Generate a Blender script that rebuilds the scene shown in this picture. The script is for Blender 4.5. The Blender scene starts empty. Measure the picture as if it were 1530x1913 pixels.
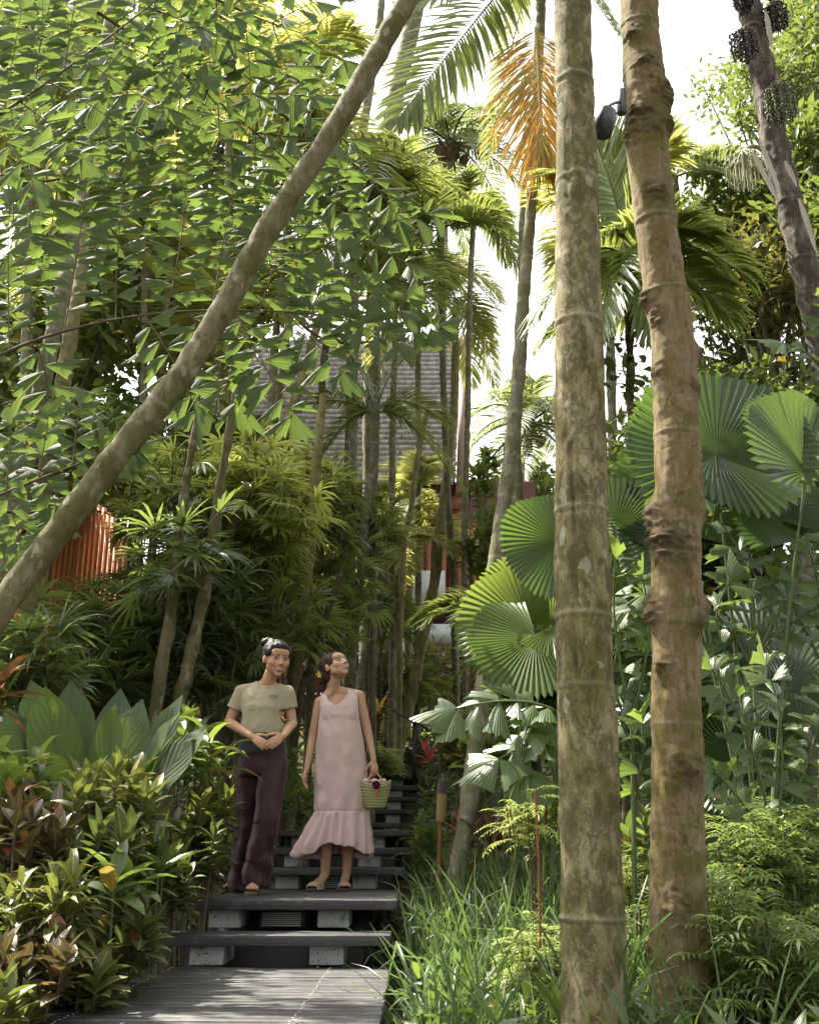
import bpy, math, random
import numpy as np
from mathutils import Vector, Matrix, Quaternion

C = bpy.context.scene.collection
rng = np.random.default_rng(7)
random.seed(7)
PI = math.pi

# ------------------------------------------------------------------ camera, sky, sun, exposure
FPX, HOR = 2000.0, 1605.0
TH = math.atan((HOR - 956.5) / FPX)
CT, ST = math.cos(TH), math.sin(TH)
CAMZ = 0.528
cam = bpy.data.objects.new('camera', bpy.data.cameras.new('camera'))
C.objects.link(cam)
cam.location = (0, 0, CAMZ)
cam.rotation_euler = (PI / 2 + TH, 0, 0)
cam.data.sensor_fit = 'HORIZONTAL'
cam.data.sensor_width = 24
cam.data.lens = FPX / 1530 * 24
cam.data.clip_end = 2000
cam.data.clip_start = 0.05
sc = bpy.context.scene
sc.camera = cam
SUN = Vector((-0.60, 0.44, 1.22)).normalized()
w = bpy.data.worlds.new('World'); sc.world = w; w.use_nodes = True
nt = w.node_tree; nt.nodes.clear()
sky = nt.nodes.new('ShaderNodeTexSky'); sky.sky_type = 'NISHITA'; sky.sun_disc = False
sky.sun_elevation = math.asin(SUN.z); sky.sun_rotation = math.atan2(SUN.x, SUN.y)
sky.air_density = 1.0; sky.dust_density = 4.0; sky.ozone_density = 1.0
hs = nt.nodes.new('ShaderNodeHueSaturation'); hs.inputs['Saturation'].default_value = 0.22
bg = nt.nodes.new('ShaderNodeBackground'); bg.inputs['Strength'].default_value = 0.15
wo = nt.nodes.new('ShaderNodeOutputWorld')
hs.inputs['Saturation'].default_value = 0.15; nt.links.new(sky.outputs[0], hs.inputs['Color']); nt.links.new(hs.outputs[0], bg.inputs[0]); nt.links.new(bg.outputs[0], wo.inputs[0])
sl = bpy.data.lights.new('sun', 'SUN'); sl.energy = 5.0; sl.angle = math.radians(0.6); sl.color = (1, 0.93, 0.80)
so = bpy.data.objects.new('sun', sl); C.objects.link(so)
so.rotation_euler = SUN.to_track_quat('Z', 'Y').to_euler()
so.location = (-6, 5, 14)
sc.view_settings.view_transform = 'Standard'; sc.view_settings.look = 'None'
sc.view_settings.gamma = 1; sc.view_settings.exposure = 1.98
cy = sc.cycles
cy.max_bounces = 7; cy.diffuse_bounces = 4; cy.glossy_bounces = 2; cy.transmission_bounces = 5
cy.use_denoising = True
try: cy.denoiser = 'OPENIMAGEDENOISE'
except Exception: pass
cy.use_adaptive_sampling = True; cy.adaptive_threshold = 0.02
cy.sample_clamp_indirect = 6

def ray(px, py):
    u = (px - 765) / FPX; v = (956.5 - py) / FPX
    return np.array([u, CT - v * ST, ST + CT * v])
def P(px, py, Y):
    r = ray(px, py); return r * (Y / r[1]) + np.array([0, 0, CAMZ])
def dep(p):                                   # depth along the view axis, for sizes
    return p[1] * CT + (p[2] - CAMZ) * ST
def PW(px, py, Y, wpx):                       # point and real radius for a pixel width
    p = P(px, py, Y); return p, wpx * 0.5 * dep(p) / FPX

# ------------------------------------------------------------------ noise and vectors
def nrm(a):
    a = np.asarray(a, float); return a / np.maximum(np.linalg.norm(a, axis=-1, keepdims=True), 1e-9)
def vnoise(p):
    p = np.asarray(p, float); i = np.floor(p).astype(np.int64); f = p - i; f = f * f * (3 - 2 * f)
    def h(a, b, c):
        n = (a * 73856093) ^ (b * 19349663) ^ (c * 83492791); n = (n ^ (n >> 13)) * 1274126177 & 0x7fffffff
        return (n % 10007) / 10007.0
    x, y, z = i[..., 0], i[..., 1], i[..., 2]; r = 0
    for a in (0, 1):
        for b in (0, 1):
            for c in (0, 1):
                wgt = (f[..., 0] if a else 1 - f[..., 0]) * (f[..., 1] if b else 1 - f[..., 1]) * (f[..., 2] if c else 1 - f[..., 2])
                r = r + wgt * h(x + a, y + b, z + c)
    return r * 2 - 1
def fbm(p, o=3):
    s, a = 0, 1.0; p = np.asarray(p, float)
    for k in range(o): s = s + a * vnoise(p * 2 ** k + 17 * k); a *= 0.5
    return s
def bez(p0, p1, p2, t):
    t = np.asarray(t)[..., None]; return (1 - t) ** 2 * p0 + 2 * t * (1 - t) * p1 + t * t * p2
def catmull(P_, n):
    P_ = np.asarray(P_, float)
    if len(P_) == 2: return P_[0] + (P_[1] - P_[0]) * np.linspace(0, 1, n)[:, None]
    Q = np.vstack([2 * P_[0] - P_[1], P_, 2 * P_[-1] - P_[-2]]); out = []
    u = np.linspace(0, len(P_) - 1 - 1e-6, n)
    for t in u:
        k = int(t); f = t - k; a, b, c, d = Q[k:k + 4]
        out.append(0.5 * ((2 * b) + (-a + c) * f + (2 * a - 5 * b + 4 * c - d) * f * f + (-a + 3 * b - 3 * c + d) * f ** 3))
    return np.array(out)
def R(a, b): return rng.uniform(a, b)

# ------------------------------------------------------------------ mesh collector
class G:
    def __init__(s): s.V = []; s.Q = []; s.L = []; s.M = []; s.N = []; s.NM = []; s.n = 0
    def add(s, V, Q, L=None, mat=0):
        V = np.asarray(V, float).reshape(-1, 3); Q = np.asarray(Q, int).reshape(-1, 4)
        if L is None: L = np.zeros((len(V), 3))
        s.V.append(V); s.Q.append(Q + s.n); s.L.append(np.asarray(L, float).reshape(-1, 3)); s.M.append(np.full(len(Q), mat)); s.n += len(V)
    def ngon(s, V, mat=0, rnd=0.5):
        V = np.asarray(V, float); s.V.append(V); s.L.append(np.tile([0, 0, rnd], (len(V), 1))); s.N.append(list(range(s.n, s.n + len(V)))); s.NM.append(mat); s.n += len(V)
    def box(s, c, d, mat=0, rot=None, rnd=None):
        c = np.asarray(c, float); d = np.asarray(d, float) / 2
        v = np.array([[x, y, z] for x in (-1, 1) for y in (-1, 1) for z in (-1, 1)]) * d
        if rot is not None: v = v @ np.array(rot).T
        q = [[0, 1, 3, 2], [4, 6, 7, 5], [0, 4, 5, 1], [2, 3, 7, 6], [0, 2, 6, 4], [1, 5, 7, 3]]
        r = R(0, 1) if rnd is None else rnd
        s.add(v + c, q, np.tile([0, 0, r], (8, 1)), mat)
    def bar(s, a, b, wd, th, mat=0, up=(0, 0, 1), rnd=None):
        a = np.asarray(a, float); b = np.asarray(b, float); d = nrm(b - a); sd = nrm(np.cross(d, up)); u = np.cross(sd, d)
        s.box((a + b) / 2, (wd, np.linalg.norm(b - a), th), mat, np.stack([sd, d, u], 1), rnd)
    def tube(s, pts, rad, sides=8, mat=0, rnd=0.5, cap=True, ring=None, disp=None):
        pts = np.asarray(pts, float); n = len(pts); rad = np.broadcast_to(np.asarray(rad, float), (n,))
        T = nrm(np.gradient(pts, axis=0)); ref = np.array([0, 1, 0.01]) if abs(T[0][1]) < 0.8 else np.array([1, 0, 0.01])
        S = nrm(np.cross(T, ref)); U = np.cross(S, T)
        a = np.linspace(0, 2 * PI, sides, endpoint=False)
        d = S[:, None] * np.cos(a)[None, :, None] + U[:, None] * np.sin(a)[None, :, None]
        rr = rad[:, None] * np.ones(sides)[None]
        arc = np.concatenate([[0], np.cumsum(np.linalg.norm(np.diff(pts, axis=0), axis=1))])
        if disp is not None: rr = rr + disp(pts, d, arc, a)
        V = pts[:, None] + d * rr[:, :, None]
        L = np.zeros((n, sides, 3)); L[:, :, 0] = a / (2 * PI); L[:, :, 1] = (ring if ring is not None else arc)[:, None]; L[:, :, 2] = rnd
        i = np.arange(n - 1)[:, None] * sides; j = np.arange(sides)[None]; j2 = (j + 1) % sides
        Q = np.stack([i + j, i + j2, i + sides + j2, i + sides + j], -1).reshape(-1, 4)
        s.add(V, Q, L, mat)
        if cap:
            s.ngon(V[0][::-1], mat, rnd); s.ngon(V[-1], mat, rnd)
    def build(s, name, mats, parent=None, origin=(0, 0, 0), smooth=True):
        origin = tuple(float(x) for x in origin)
        V = np.concatenate(s.V) - np.asarray(origin, float); L = np.concatenate(s.L)
        Q = np.concatenate(s.Q) if s.Q else np.zeros((0, 4), int)
        me = bpy.data.meshes.new(name); me.vertices.add(len(V)); me.vertices.foreach_set('co', V.ravel())
        ng = [k for x in s.N for k in x]; nl = len(Q) * 4 + len(ng); npoly = len(Q) + len(s.N)
        me.loops.add(nl); me.loops.foreach_set('vertex_index', np.concatenate([Q.ravel(), np.array(ng, int)]).astype(np.int32))
        tot = np.concatenate([np.full(len(Q), 4), np.array([len(x) for x in s.N], int)]).astype(np.int32)
        me.polygons.add(npoly); me.polygons.foreach_set('loop_start', np.concatenate([[0], np.cumsum(tot)[:-1]]).astype(np.int32))
        try: me.polygons.foreach_set('loop_total', tot)
        except Exception: pass
        mi = np.concatenate([*(s.M or [np.zeros(0)]), np.array(s.NM)]).astype(np.int32)
        me.polygons.foreach_set('material_index', mi)
        if smooth: me.polygons.foreach_set('use_smooth', np.ones(npoly, bool))
        at = me.attributes.new('lf', 'FLOAT_VECTOR', 'POINT'); at.data.foreach_set('vector', L.astype(np.float32).ravel())
        me.update(calc_edges=True); me.validate()
        for m in (mats if isinstance(mats, (list, tuple)) else [mats]): me.materials.append(m)
        return link(name, me, parent, None if parent else origin)

def link(name, me, parent=None, loc=None):
    o = bpy.data.objects.new(name, me); C.objects.link(o)
    if parent: o.parent = parent
    if loc is not None: o.location = loc
    return o
def tag(o, label, cat, group=None, kind=None):
    if label: o['label'] = label
    if cat: o['category'] = cat
    if group: o['group'] = group
    if kind: o['kind'] = kind
    return o
def thing(name, label, cat, loc, group=None):
    o = link(name, None, None, tuple(float(x) for x in loc)); o.empty_display_size = 0.1
    return tag(o, label, cat, group)

# ------------------------------------------------------------------ materials
MATS = {}
def nodes(name):
    m = bpy.data.materials.new(name); m.use_nodes = True; t = m.node_tree; t.nodes.clear(); MATS[name] = m
    return m, t, (lambda k, **kw: mk(t, k, **kw))
def mk(t, k, **kw):
    n = t.nodes.new('ShaderNode' + k)
    for a, b in kw.items(): setattr(n, a, b)
    return n
def ln(t, a, b): t.links.new(a, b)
def rgb(c): return (c[0], c[1], c[2], 1)
def math_(t, op, a, b=None):
    n = t.nodes.new('ShaderNodeMath'); n.operation = op
    for i, x in enumerate((a, b)):
        if x is None: continue
        if isinstance(x, (int, float)): n.inputs[i].default_value = x
        else: ln(t, x, n.inputs[i])
    return n.outputs[0]
def mix(t, f, a, b, mode='MIX'):
    n = t.nodes.new('ShaderNodeMix'); n.data_type = 'RGBA'; n.blend_type = mode
    for i, x in ((0, f), (6, a), (7, b)):
        if isinstance(x, (int, float)): n.inputs[i].default_value = x
        elif isinstance(x, tuple): n.inputs[i].default_value = rgb(x)
        else: ln(t, x, n.inputs[i])
    return n.outputs[2]
def ramp(t, f, stops):
    n = t.nodes.new('ShaderNodeValToRGB'); ln(t, f, n.inputs[0]); e = n.color_ramp.elements
    while len(e) > 1: e.remove(e[-1])
    e[0].position = stops[0][0]; e[0].color = rgb(stops[0][1])
    for p, c in stops[1:]:
        x = e.new(p); x.color = rgb(c)
    return n.outputs[0]
def noise(t, scale, vec=None, detail=3, rough=0.6, dist=0):
    n = t.nodes.new('ShaderNodeTexNoise'); n.inputs['Scale'].default_value = scale; n.inputs['Detail'].default_value = detail
    n.inputs['Roughness'].default_value = rough; n.inputs['Distortion'].default_value = dist
    if vec is not None: ln(t, vec, n.inputs['Vector'])
    return n.outputs[0]
def objco(t, scale=(1, 1, 1)):
    tc = t.nodes.new('ShaderNodeTexCoord'); mp = t.nodes.new('ShaderNodeMapping'); mp.inputs['Scale'].default_value = scale
    ln(t, tc.outputs['Object'], mp.inputs[0]); return mp.outputs[0]
def bumped(t, h, strength=0.3, dist=0.02):
    b = t.nodes.new('ShaderNodeBump'); b.inputs['Strength'].default_value = strength; b.inputs['Distance'].default_value = dist
    ln(t, h, b.inputs['Height']); return b.outputs[0]
def finish(t, col, rough=0.6, normal=None, spec=0.4, metal=0.0, trans=None, tfac=0.4, coat=0, sheen=0):
    p = mk(t, 'BsdfPrincipled')
    if isinstance(col, tuple): p.inputs['Base Color'].default_value = rgb(col)
    else: ln(t, col, p.inputs['Base Color'])
    if isinstance(rough, (int, float)): p.inputs['Roughness'].default_value = rough
    else: ln(t, rough, p.inputs['Roughness'])
    p.inputs['Specular IOR Level'].default_value = spec; p.inputs['Metallic'].default_value = metal
    if sheen: p.inputs['Sheen Weight'].default_value = sheen
    if normal is not None: ln(t, normal, p.inputs['Normal'])
    o = mk(t, 'OutputMaterial')
    if trans is not None:
        tr = mk(t, 'BsdfTranslucent')
        if isinstance(trans, tuple): tr.inputs[0].default_value = rgb(trans)
        else: ln(t, trans, tr.inputs[0])
        if normal is not None: ln(t, normal, tr.inputs['Normal'])
        m = mk(t, 'MixShader'); m.inputs[0].default_value = tfac
        ln(t, p.outputs[0], m.inputs[1]); ln(t, tr.outputs[0], m.inputs[2]); ln(t, m.outputs[0], o.inputs[0])
    else: ln(t, p.outputs[0], o.inputs[0])

def leafmat(name, ca, cb, tr, rough=0.42, tfac=0.42, style=None, old=(0.30, 0.20, 0.03), oldamt=0.06, vein=(0.4, 0.35, 0.06), pleat=40):
    m, t, N = nodes(name)
    at = mk(t, 'Attribute', attribute_name='lf'); sp = mk(t, 'SeparateXYZ'); ln(t, at.outputs['Vector'], sp.inputs[0])
    x, y, z = sp.outputs
    geo = mk(t, 'NewGeometry')
    nz = noise(t, 1.7, geo.outputs['Position'], 2)
    f = math_(t, 'ADD', math_(t, 'MULTIPLY', z, 0.6), math_(t, 'MULTIPLY', nz, 0.5))
    col = mix(t, f, ca, cb)
    nrmv = None
    isold = math_(t, 'GREATER_THAN', z, 1 - oldamt)
    if oldamt > 0: col = mix(t, isold, col, old)
    n2 = noise(t, 26, geo.outputs['Position'], 3)
    col = mix(t, math_(t, 'MULTIPLY', n2, 0.35), col, mix(t, 0.5, col, (0.02, 0.03, 0.005)))
    ax = math_(t, 'ABSOLUTE', x)
    if style == 'rib':
        k = math_(t, 'LESS_THAN', ax, 0.07); col = mix(t, math_(t, 'MULTIPLY', k, 0.7), col, vein)
        s1 = math_(t, 'SINE', math_(t, 'ADD', math_(t, 'MULTIPLY', y, 90), math_(t, 'MULTIPLY', ax, -22)))
        nrmv = bumped(t, s1, 0.25, 0.004)
    elif style == 'croton':
        s1 = math_(t, 'FRACT', math_(t, 'ADD', math_(t, 'MULTIPLY', y, 11), math_(t, 'MULTIPLY', ax, -2.2)))
        k = math_(t, 'LESS_THAN', s1, 0.2); k2 = math_(t, 'LESS_THAN', ax, 0.12); k = math_(t, 'MAXIMUM', k, k2)
        wv = noise(t, 9, geo.outputs['Position'], 2)
        k = math_(t, 'MULTIPLY', k, math_(t, 'ADD', math_(t, 'MULTIPLY', wv, 1.3), 0.05))
        col = mix(t, k, col, vein)
        nrmv = bumped(t, math_(t, 'SINE', math_(t, 'MULTIPLY', s1, 6.28)), 0.2, 0.004)
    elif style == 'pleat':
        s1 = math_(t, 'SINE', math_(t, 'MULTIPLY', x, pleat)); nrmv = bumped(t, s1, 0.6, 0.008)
        col = mix(t, math_(t, 'MULTIPLY', math_(t, 'ADD', s1, 1), 0.22), col, (0.02, 0.03, 0.01))  # pleat shading also painted in, as dark stripes
    elif style == 'fish':
        s1 = math_(t, 'SINE', math_(t, 'MULTIPLY', x, 30)); nrmv = bumped(t, s1, 0.25, 0.004)
        nn = noise(t, 11, geo.outputs['Position'], 4, 0.7)
        edge = math_(t, 'MULTIPLY', math_(t, 'GREATER_THAN', math_(t, 'ADD', nn, math_(t, 'MULTIPLY', y, 0.16)), 0.80), math_(t, 'GREATER_THAN', z, 0.45))
        col = mix(t, edge, col, (0.26, 0.09, 0.02))
    tcol = mix(t, 1.0, mix(t, f, tuple(0.8 * v for v in tr), tr), mix(t, 0.5, (1, 1, 1), (0.8, 0.8, 0.8)), 'MULTIPLY')
    if oldamt > 0: tcol = mix(t, isold, tcol, (0.30, 0.22, 0.04))
    if style == 'croton': tcol = mix(t, math_(t, 'MULTIPLY', k, 0.6), tcol, vein)
    if style == 'fish': tcol = mix(t, edge, tcol, (0.45, 0.12, 0.01))
    finish(t, col, rough, nrmv, 0.5, 0, tcol, tfac)
    return m

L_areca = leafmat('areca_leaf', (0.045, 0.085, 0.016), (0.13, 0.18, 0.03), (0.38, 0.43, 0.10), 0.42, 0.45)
L_bright = leafmat('bright_palm_leaf', (0.10, 0.15, 0.022), (0.22, 0.26, 0.045), (0.62, 0.62, 0.17), 0.42, 0.5)  # palm leaf with a backlit glow put into its paler colours
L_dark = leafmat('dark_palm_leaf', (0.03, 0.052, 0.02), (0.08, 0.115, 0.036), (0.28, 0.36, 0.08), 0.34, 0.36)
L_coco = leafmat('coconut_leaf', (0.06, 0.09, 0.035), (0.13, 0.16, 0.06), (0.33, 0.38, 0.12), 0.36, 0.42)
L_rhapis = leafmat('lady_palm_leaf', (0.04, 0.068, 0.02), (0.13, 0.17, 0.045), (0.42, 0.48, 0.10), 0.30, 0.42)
L_rhapb = leafmat('sunlit_tint_lady_palm_leaf', (0.09, 0.13, 0.028), (0.24, 0.28, 0.06), (0.62, 0.66, 0.14), 0.32, 0.45)  # lady palm leaf copy, sunlit look put into lighter colours
L_fish = leafmat('fishtail_leaf', (0.022, 0.045, 0.010), (0.055, 0.085, 0.018), (0.19, 0.28, 0.05), 0.6, 0.48, 'fish', oldamt=0)
L_fishd = leafmat('blue_green_fishtail_leaf', (0.035, 0.065, 0.022), (0.085, 0.125, 0.035), (0.26, 0.38, 0.06), 0.36, 0.36, 'fish', oldamt=0.0)
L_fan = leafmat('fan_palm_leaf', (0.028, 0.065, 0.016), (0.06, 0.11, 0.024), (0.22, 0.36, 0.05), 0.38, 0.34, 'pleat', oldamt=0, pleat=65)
L_fanb = leafmat('sunlit_tint_fan_palm_leaf', (0.07, 0.13, 0.022), (0.14, 0.20, 0.03), (0.46, 0.58, 0.09), 0.36, 0.42, 'pleat', oldamt=0, pleat=65)  # fan leaf painted lighter and yellower to look sunlit
L_nest = leafmat('nest_fern_leaf', (0.018, 0.042, 0.009), (0.042, 0.078, 0.016), (0.20, 0.32, 0.04), 0.5, 0.36, 'rib', vein=(0.02, 0.025, 0.01), oldamt=0)
L_crot = leafmat('croton_leaf', (0.016, 0.034, 0.010), (0.035, 0.052, 0.014), (0.15, 0.21, 0.04), 0.42, 0.25, 'croton', vein=(0.30, 0.30, 0.08), old=(0.15, 0.025, 0.012), oldamt=0.05)
L_croy = leafmat('yellow_croton_leaf', (0.025, 0.042, 0.010), (0.055, 0.068, 0.016), (0.20, 0.24, 0.04), 0.42, 0.3, 'croton', vein=(0.36, 0.34, 0.08), old=(0.20, 0.17, 0.04), oldamt=0.04)
L_cror = leafmat('red_croton_leaf', (0.018, 0.028, 0.010), (0.045, 0.030, 0.014), (0.12, 0.09, 0.03), 0.30, 0.25, 'croton', vein=(0.26, 0.20, 0.07), old=(0.16, 0.02, 0.015), oldamt=0.08)
L_broad = leafmat('broad_leaf', (0.026, 0.052, 0.014), (0.065, 0.095, 0.022), (0.27, 0.38, 0.06), 0.36, 0.36, 'rib', vein=(0.10, 0.16, 0.04))
L_tree = leafmat('tree_leaf', (0.035, 0.06, 0.014), (0.09, 0.12, 0.025), (0.24, 0.31, 0.06), 0.45, 0.34, oldamt=0.02)
L_bronze = leafmat('bronze_leaf', (0.035, 0.038, 0.012), (0.08, 0.075, 0.02), (0.24, 0.24, 0.05), 0.4, 0.34, oldamt=0.02)
L_grass = leafmat('grass_leaf', (0.028, 0.06, 0.020), (0.060, 0.10, 0.030), (0.18, 0.28, 0.07), 0.42, 0.40, oldamt=0.03, old=(0.36, 0.33, 0.10))
L_lacy = leafmat('feathery_shrub_leaf', (0.13, 0.17, 0.035), (0.26, 0.29, 0.07), (0.5, 0.58, 0.14), 0.5, 0.4, oldamt=0.02)
L_shrub = leafmat('fern_shrub_leaf', (0.06, 0.10, 0.026), (0.12, 0.16, 0.042), (0.32, 0.42, 0.09), 0.42, 0.4, oldamt=0.02)
L_cord = leafmat('cordyline_leaf', (0.035, 0.045, 0.015), (0.10, 0.03, 0.025), (0.25, 0.12, 0.04), 0.3, 0.3, 'rib', vein=(0.35, 0.05, 0.06), old=(0.45, 0.03, 0.06), oldamt=0.12)
L_pink = leafmat('red_cordyline_leaf', (0.34, 0.03, 0.05), (0.55, 0.09, 0.09), (0.7, 0.10, 0.10), 0.32, 0.35, 'rib', vein=(0.6, 0.2, 0.2), oldamt=0)
L_dead = leafmat('dead_frond_leaf', (0.24, 0.14, 0.03), (0.42, 0.24, 0.05), (0.66, 0.38, 0.07), 0.6, 0.45, old=(0.20, 0.20, 0.05), oldamt=0.25)
L_dry = leafmat('dry_leaf', (0.25, 0.2, 0.12), (0.4, 0.33, 0.2), (0.4, 0.33, 0.2), 0.6, 0.3, oldamt=0)

def plain(name, col, rough=0.6, var=0.25, scale=8, bump=0.15, metal=0, spec=0.4, stretch=(1, 1, 1), sheen=0):
    m, t, N = nodes(name); v = objco(t, stretch); nz = noise(t, scale, v, 4)
    c = mix(t, nz, tuple(x * (1 - var) for x in col), tuple(min(1, x * (1 + var)) for x in col))
    finish(t, c, rough, bumped(t, nz, bump, 0.01), spec, metal, sheen=sheen); return m

def barkmat(name, base, dark, light, moss, sc_=1.0, ringcol=(0.30, 0.28, 0.19), lich=0.5, stretch=3.0, darkamt=0.5, bump=0.5):
    m, t, N = nodes(name); v = objco(t, (stretch, stretch, 1)); v2 = objco(t, (1.35, 1.35, .75))
    at = mk(t, 'Attribute', attribute_name='lf'); sp = mk(t, 'SeparateXYZ'); ln(t, at.outputs['Vector'], sp.inputs[0])
    n1 = noise(t, 5 * sc_, v, 6, 0.65); n2 = noise(t, 3.2 * sc_, v2, 5, 0.7, 0.4); n3 = noise(t, 45 * sc_, v, 6, .8)
    c = mix(t, ramp(t, n1, [(0.35, (0, 0, 0)), (0.68, (1, 1, 1))]), base, light)
    c = mix(t, ramp(t, n2, [(0.44, (0, 0, 0)), (0.56, (1, 1, 1))]), c, moss)
    n4 = noise(t, 9.5 * sc_, v2, 8, 0.8, 0.5)
    dk = ramp(t, n4, [(0.54 + (0.5 - darkamt) * 0.2, (0, 0, 0)), (0.585 + (0.5 - darkamt) * 0.2, (1, 1, 1))])
    c = mix(t, math_(t, 'MULTIPLY', dk, 0.6), c, dark)
    vo = mk(t, 'TexVoronoi'); vo.inputs['Scale'].default_value = 6.5 * sc_; vo.inputs['Randomness'].default_value = 1
    dv = mix(t, 0.10, v2, noise(t, 10, v2, 4)); ln(t, dv, vo.inputs['Vector'])
    gate = noise(t, 1.3, v2, 1)
    ls = math_(t, 'MULTIPLY', math_(t, 'LESS_THAN', vo.outputs['Distance'], 0.23), math_(t, 'GREATER_THAN', math_(t, 'ADD', noise(t, 2.4 * sc_, v2, 1), math_(t, 'MULTIPLY', gate, 0.1)), 0.57 + (0.5 - lich) * 0.2))
    c = mix(t, math_(t, 'MULTIPLY', ls, math_(t, 'ADD', math_(t, 'MULTIPLY', noise(t, 30, v2, 3), .8), .1)), c, (0.38, 0.38, 0.28))
    c = mix(t, math_(t, 'MULTIPLY', n3, 0.5), c, mix(t, 0.45, c, (0.03, 0.025, 0.015)))
    rg = math_(t, 'MULTIPLY', sp.outputs[1], math_(t, 'ADD', math_(t, 'MULTIPLY', noise(t, 9, v2, 4), 1.3), -0.15))
    c = mix(t, math_(t, 'MULTIPLY', rg, .95), c, ringcol); c = mix(t, math_(t, 'MULTIPLY', sp.outputs[2], .75), c, dark)
    vc = mk(t, 'TexVoronoi'); vc.feature = 'DISTANCE_TO_EDGE'; vc.inputs['Scale'].default_value = 34 * sc_; ln(t, mix(t, .1, v, noise(t, 20, v, 3)), vc.inputs['Vector']); ck = ramp(t, vc.outputs['Distance'], [(0, (0, 0, 0)), (.10, (1, 1, 1))]); c = mix(t, .28, c, mix(t, 1.0, c, ck, 'MULTIPLY'))
    h = math_(t, 'ADD', math_(t, 'MULTIPLY', ck, .25), math_(t, 'ADD', math_(t, 'MULTIPLY', n1, 0.6), math_(t, 'MULTIPLY', n3, 0.7)))
    finish(t, c, 0.85, bumped(t, h, bump, 0.02), 0.2); return m

B_big = barkmat('tall_trunk_bark', (0.20, 0.16, 0.07), (0.045, 0.036, 0.016), (0.33, 0.28, 0.16), (0.13, 0.115, 0.035), 1.3, lich=0.6, darkamt=0.8)
B_knob = barkmat('knobbly_bark', (0.29, 0.19, 0.085), (0.065, 0.042, 0.02), (0.42, 0.34, 0.21), (0.24, 0.19, 0.06), 1.7, lich=0.35, stretch=5, darkamt=0.45, bump=0.9)
B_lean = barkmat('leaning_trunk_bark', (0.15, 0.125, 0.06), (0.055, 0.045, 0.02), (0.24, 0.21, 0.13), (0.11, 0.10, 0.035), 1.5, lich=0.75, darkamt=0.5)
B_grey = barkmat('grey_palm_bark', (0.20, 0.185, 0.125), (0.07, 0.06, 0.04), (0.30, 0.28, 0.20), (0.16, 0.15, 0.07), 2.0, lich=0.4, darkamt=0.4, ringcol=(0.42, 0.41, 0.33))
B_green = barkmat('green_palm_stem', (0.12, 0.15, 0.075), (0.07, 0.075, 0.04), (0.17, 0.20, 0.11), (0.11, 0.13, 0.05), 1.5, lich=0.2, darkamt=0.3, ringcol=(0.50, 0.50, 0.40), bump=0.15)
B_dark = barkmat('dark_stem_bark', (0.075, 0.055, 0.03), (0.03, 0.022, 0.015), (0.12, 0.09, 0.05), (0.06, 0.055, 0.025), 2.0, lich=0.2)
B_tan = barkmat('tan_thin_bark', (0.24, 0.19, 0.085), (0.09, 0.075, 0.035), (0.33, 0.28, 0.16), (0.17, 0.16, 0.055), 2.0, lich=0.4, darkamt=0.4)  # tan bark of the thin trunks
B_shag = barkmat('shaggy_fruiting_trunk', (0.13, 0.095, 0.075), (0.05, 0.035, 0.03), (0.42, 0.38, 0.31), (0.12, 0.09, 0.07), 1.4, lich=0.2, stretch=6, darkamt=0.4, bump=1.0)
M_stem = plain('green_stem', (0.07, 0.10, 0.03), 0.5)
M_cane = plain('brown_cane', (0.08, 0.055, 0.03), 0.8)
M_fiber = plain('palm_fibre', (0.10, 0.07, 0.04), 0.95, 0.5, 30)

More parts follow.
